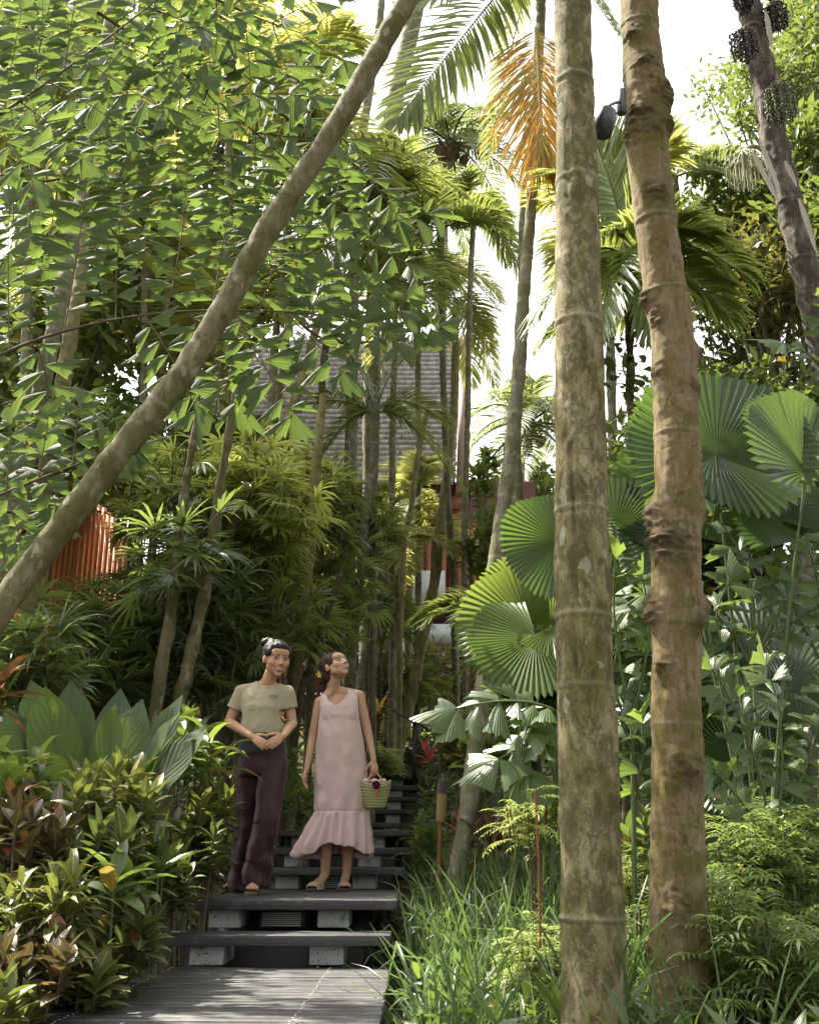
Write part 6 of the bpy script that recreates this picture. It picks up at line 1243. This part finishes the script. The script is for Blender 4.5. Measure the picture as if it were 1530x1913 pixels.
# --- woman in the pink dress
YB = 8.05
def B(px, py, dy=0): return P(px, py, YB + dy)
wb = thing('person', 'woman in sleeveless pale pink dress looking up, holding a small basket', 'woman', (B(620, 1664)[0], YB, LZ))
HB = Head(B(627, 1246, -.03), (.62, -.62, .46), (-.22, .18, 1), 1.08)
nbB = B(622, 1291, .02); sL, sR = B(597, 1312, .03), B(671, 1300, .05); eL, wL = B(584, 1378, .06), B(573, 1438, -.02); eR, wR = B(686, 1362, .06), B(698, 1420, .0)
torsoB = lambda q: [loft([(B(634, 1420, .05), .16 + q, .11 + q), (B(634, 1395, .05), .145 + q, .10 + q), (B(634, 1370, .04), .125 + q, .095 + q), (B(634, 1340, .03), .130 + q, .105 + q), (B(634, 1322, .03), .138 + q, .10 + q), (B(634, 1306, .04), .135 + q, .080 + q), (B(632, 1297, .04), .100 + q, .060 + q), (B(628, 1288, .03), .066 + q, .052 + q)])]
bp = head_prims(HB) + [cap(HB(0, -.03, -.045), nbB, .048, .050), cap(nbB, sL + [.012, 0, 0], .046, .038), cap(nbB, sR - [.012, 0, -.005], .046, .038)] + torsoB(-.014)
bp += [cap(sL, eL, .040, .032), cap(eL, wL, .034, .021), cap(sR, eR, .040, .032), cap(eR, wR, .034, .021), cap(B(622, 1284, -.02), B(615, 1300, -.03), .008, .008)]
bp += hand(wL, B(567, 1470, -.05) - wL, (.75, -.25, -.1), 1, .42, .12, .95) + hand(wR, B(701, 1445, -.02) - wR, (-.35, .75, 0), -1, 1.15, .03, .95)
hl1, hl2 = np.array([B(600, 1660)[0], YB + .10, LZ + .012]), np.array([B(641, 1660)[0], YB + .14, LZ + .012]); an1, an2 = hl1 + [.02, 0, .10], hl2 + [.012, 0, .10]
kn1, kn2 = B(610, 1540, -.02), B(655, 1540, .05)
bp += [cap(B(612, 1425, .05), kn1, .078, .050), cap(kn1, (kn1 * .65 + an1 * .35), .046, .052), cap((kn1 * .65 + an1 * .35), an1, .050, .031), cap(B(655, 1425, .05), kn2, .078, .050), cap(kn2, (kn2 * .65 + an2 * .35), .046, .052), cap((kn2 * .65 + an2 * .35), an2, .050, .031)]
d1, d2 = np.array([-.30, -1, 0]), np.array([.06, -1, 0]); bp += foot(an1, hl1, d1, .235) + foot(an2, hl2, d2, .235)
bodyB = blob('body', bp, S_b, wb, .004, 4, soft=[(HB(0, .03, -.05), .105, 14), (HB(.045, .04, -.03), .06, 12), (HB(-.045, .04, -.03), .06, 12), (nbB, .13, 20)]); bodyB['o'] = list(world_loc(bodyB)); face_bits(HB, bodyB, M_lipp, 1.4, (.002, .001), .5)
hp = [HB.E((0, -.032, .034), (.082, .096, .084)), HB.E((0, .018, .066), (.064, .052, .036)), HB.E((0, -.07, -.02), (.07, .055, .07))] + [HB.E((s * .060, .008, .032), (.019, .042, .042)) for s in (-1, 1)] + [HB.E((s * .066, -.03, -.005), (.014, .026, .04)) for s in (-1, 1)]
bn = B(606, 1266, .05); hp += [ell(bn, (.042, .045, .042)), ell(bn + [-.012, 0, -.024], (.030, .034, .03)), ell((bn + HB(0, -.06, 0)) / 2, (.035, .04, .04))]
blob('hair', hp, H_brown, wb, .0042, 3, disp=lambda c, n: n * (.0022 * fbm(c * [80, 80, 40], 2))[:, None])
g = G(); fc = B(598, 1260, .02); 
for k in range(6): a = k * PI / 3; ribbons(g, fc[None], [[math.cos(a), -.35, math.sin(a)]], [[0, -1, 0.01]], .034, .022, .1, 3, .2, prof_leaf)
g.build('hair_flower', plain('yellow_petals', (.75, .52, .06), .6), wb, wb.location)
# dress
seam, hem = B(640, 1516)[2], B(640, 1588)[2]; cx0, cx1 = B(634, 1340)[0], B(638, 1500)[0]
def ring(px, py, rx, ry, dy=.04): return (B(px, py, dy), rx, ry)
du = torsoB(.014) + [loft([ring(637, 1520, .196, .150), ring(637, 1500, .194, .150), ring(637, 1460, .192, .148), ring(636, 1430, .188, .146), ring(635, 1400, .182, .142), ring(634, 1370, .172, .134), ring(634, 1345, .160, .125), ring(634, 1328, .150, .118)]), ell(B(619, 1337, -.020), (.075, .060, .085)), ell(B(648, 1337, -.020), (.075, .060, .085)), cap(nbB - [0, 0, .01], sL + [.02, 0, -.004], .05, .046), cap(nbB - [0, 0, .01], sR - [.025, 0, .0], .05, .046)]
du += [loft([ring(638, 1598, .215, .19, .06), ring(638, 1575, .21, .185), ring(638, 1545, .205, .17), ring(638, 1522, .198, .158), ring(638, 1512, .19, .148)])]
def cutB(c):
    q = c - np.array([B(629, 1300)[0], 0, 0]); zt = B(629, 1300)[2]; dz = zt - c[:, 2]; front = c[:, 1] < YB + .04
    vw = np.interp(dz, [-.05, .0, .04, .085], [.085, .072, .052, .0]); k = (np.abs(q[:, 0]) < vw) & (dz < .085) & front; k |= (np.abs(q[:, 0]) < np.interp(dz, [-.05, .0, .03], [.085, .06, 0])) & (dz < .03) & ~front
    k |= c[:, 2] > B(640, 1291)[2] + .012
    lx, rx = B(593.5, 1320)[0], B(672.5, 1310)[0]; up_ = c[:, 2] > B(634, 1345)[2]; k |= ((c[:, 0] < lx + .012 * np.clip((c[:, 2] - B(0, 1345)[2]) / .1, 0, 1.6)) | (c[:, 0] > rx - .010 * np.clip((c[:, 2] - B(0, 1345)[2]) / .1, 0, 1.6))) & up_
    hz = hem + .035 * np.sin(c[:, 0] * 11 + 1.2) - np.clip(B(606, 1500)[0] - c[:, 0], 0, .2) * .25 - .07 * (c[:, 1] > YB + .1) - .01 * np.sin(c[:, 0] * 35); return k | (c[:, 2] < hz)
def dispB(c, n):
    low = np.clip((seam - c[:, 2]) / .03, 0, 1); lo2 = np.clip((seam - c[:, 2]) / .3, 0, 1); mid = np.clip((B(634, 1345)[2] - c[:, 2]) / .4, 0, 1) * (1 - low)
    an = np.arctan2(c[:, 1] - YB - .05, c[:, 0] - cx1); w_ = low * (.006 + .016 * lo2) * np.sin(an * 17 + 2.2 * np.sin(an * 3) + lo2 * 1.2) + mid * .016 * np.sin(an * 8 + c[:, 2] * 3) * (.4 + vnoise(c * 4))
    gather = -.006 * np.exp(-((c[:, 2] - seam) / .008) ** 2); sd = .16 * np.clip(-(c[:, 2] - seam) / .25, 0, 1.2) * np.clip(B(612, 1500)[0] - c[:, 0], 0, .1) * -6
    o = n * (w_ + gather + (.009 * fbm(c * [7, 7, 4], 3) + .005 * fbm(c * [16, 16, 12], 2)))[:, None]; o[:, 0] -= .12 * lo2 * np.clip((cx1 - .02 - c[:, 0]) / .16, 0, 1.2) ** 1.5; return o
blob('dress', du, C_pink, wb, .006, 12, cutB, dispB, .003)
sandal(wb, hl1 - [0, 0, .012], d1, .25, .094, M_sandb, M_soleb); sandal(wb, hl2 - [0, 0, .012], d2, .25, .094, M_sandb, M_soleb)
# basket
m, t, N = nodes('woven_straw'); at = mk(t, 'Attribute', attribute_name='lf'); sp = mk(t, 'SeparateXYZ'); ln(t, at.outputs['Vector'], sp.inputs[0])
s1 = math_(t, 'SINE', math_(t, 'MULTIPLY', sp.outputs[1], 330)); s2 = math_(t, 'SINE', math_(t, 'ADD', math_(t, 'MULTIPLY', sp.outputs[0], 190), math_(t, 'MULTIPLY', sp.outputs[1], 500)))
h = math_(t, 'ADD', s1, math_(t, 'MULTIPLY', s2, .7)); c = mix(t, math_(t, 'ADD', math_(t, 'MULTIPLY', h, .2), .5), (.26, .25, .10), (.42, .40, .19)); finish(t, c, .8, bumped(t, h, .6, .004), .25); M_straw = m
bc = B(701, 1495, -.03); bk = thing('basket', 'small woven straw basket with purple pompom held by the woman in pink', 'basket', B(700, 1510, -.03))
hb = B(700, 1510)[2]; ht = B(700, 1466)[2]; H_ = ht - hb
g = G(); g.tube([bc * [1, 1, 0] + [0, 0, hb + H_ * f] for f in (0, .02, .1, .3, .5, .7, .85, 1.0)], [.06, .068, .075, .086, .096, .104, .109, .112], 40, cap=True)
V = g.V[0]; V[:, 1] = bc[1] + (V[:, 1] - bc[1]) * .55; fx = (V[:, 0] - bc[0]); V[:, 2] += np.clip((V[:, 2] - hb) / H_, 0, 1) * (np.abs(fx) / .11) ** 2 * .03; g.N.pop(); g.NM.pop(); g.N
g.N = [list(range(320, 360))[::-1]] if False else g.N[:1]
o = g.build('body', M_straw, bk, bk.location); md = o.modifiers.new('t', 'SOLIDIFY'); md.thickness = .006
grip = wR + nrm(B(701, 1445, -.02) - wR) * .088 + np.array([-.002, .0, -.004])
for s_, dy in ((-1, -.045), (1, .045)):
    g = G(); a, b = bc * [1, 1, 0] + [-.055, dy, ht + .004], bc * [1, 1, 0] + [.055, dy, ht + .004]; tp = grip + [0, s_ * .006, 0]
    g.tube(catmull([a, a * .45 + tp * .55 + [-.012, 0, 0], tp, b * .45 + tp * .55 + [.012, 0, 0], b], 24), .006, 8); g.build('handle', plain('tan_leather_handle' + str(s_), (.38, .25, .12), .6), bk, bk.location)
M_mag = plain('magenta_wool', (.16, .015, .07), .95, .3, 60, .5); M_cor = plain('coral_yarn', (.62, .16, .10), .9, .3, 60, .5)
pc_ = B(703, 1467, -.13); g = G(); n_ = 420; d = nrm(rng.normal(0, 1, (n_, 3))); ribbons(g, np.tile(pc_, (n_, 1)), d, nrm(rng.normal(0, 1, (n_, 3))), .030 * rng.uniform(.85, 1.05, n_), .006, .05, 1, 0, lambda t: t * 0 + 1); g.tube([pc_ - [0, 0, .02], pc_ - [0, 0, .01], pc_, pc_ + [0, 0, .01], pc_ + [0, 0, .02]], [.008, .02, .023, .02, .008], 12); g.build('pompom', M_mag, bk, bk.location)
g = G(); 
for k in range(16): q = pc_ + [R(-.008, .008), R(-.006, .006), -.02]; g.tube([q, q + [R(-.008, .008), 0, -.05]], .0022, 4)
g.build('tassel', M_cor, bk, bk.location)
sf = thing('scarf', 'crumpled pale pink scarf peeping out of the straw basket', 'scarf', bc * [1, 1, 0] + [-.05, -.01, ht]); 
blob('cloth', [ell(bc * [1, 1, 0] + [-.07 + .03 * k, -.01 + .012 * math.sin(k * 2), ht + .012 + .008 * math.cos(k * 3)], (.026, .022, .018)) for k in range(5)], C_pink, sf, .004, 2, None, lambda c, n: n * (.008 * fbm(c * 45, 2))[:, None])
g = G(); g.tube(catmull([grip + [-.03, -.02, .01], grip + [-.012, -.026, -.006], grip + [.004, -.022, -.02], grip + [-.03, -.02, -.03]], 12), .005, 6); g.build('ribbon', plain('pink_ribbon', (.55, .08, .25), .6), bk, bk.location)
# ------------------------------------------------------------------ humid air
HZ = float(0.0)
if HZ > 0:
    g = G(); g.box((0, 60, 12), (120, 170, 26)); hz_ = g.build('haze', bpy.data.materials.new('humid_air'), smooth=False); m = hz_.data.materials[0]; m.use_nodes = True; t = m.node_tree; t.nodes.clear()
    pv = mk(t, 'VolumePrincipled'); pv.inputs['Color'].default_value = (.93, .95, .90, 1); pv.inputs['Density'].default_value = HZ; pv.inputs['Anisotropy'].default_value = .3; o_ = mk(t, 'OutputMaterial'); ln(t, pv.outputs[0], o_.inputs['Volume']); hz_['kind'] = 'stuff'; hz_['label'] = 'thin bright humid air between the palms'
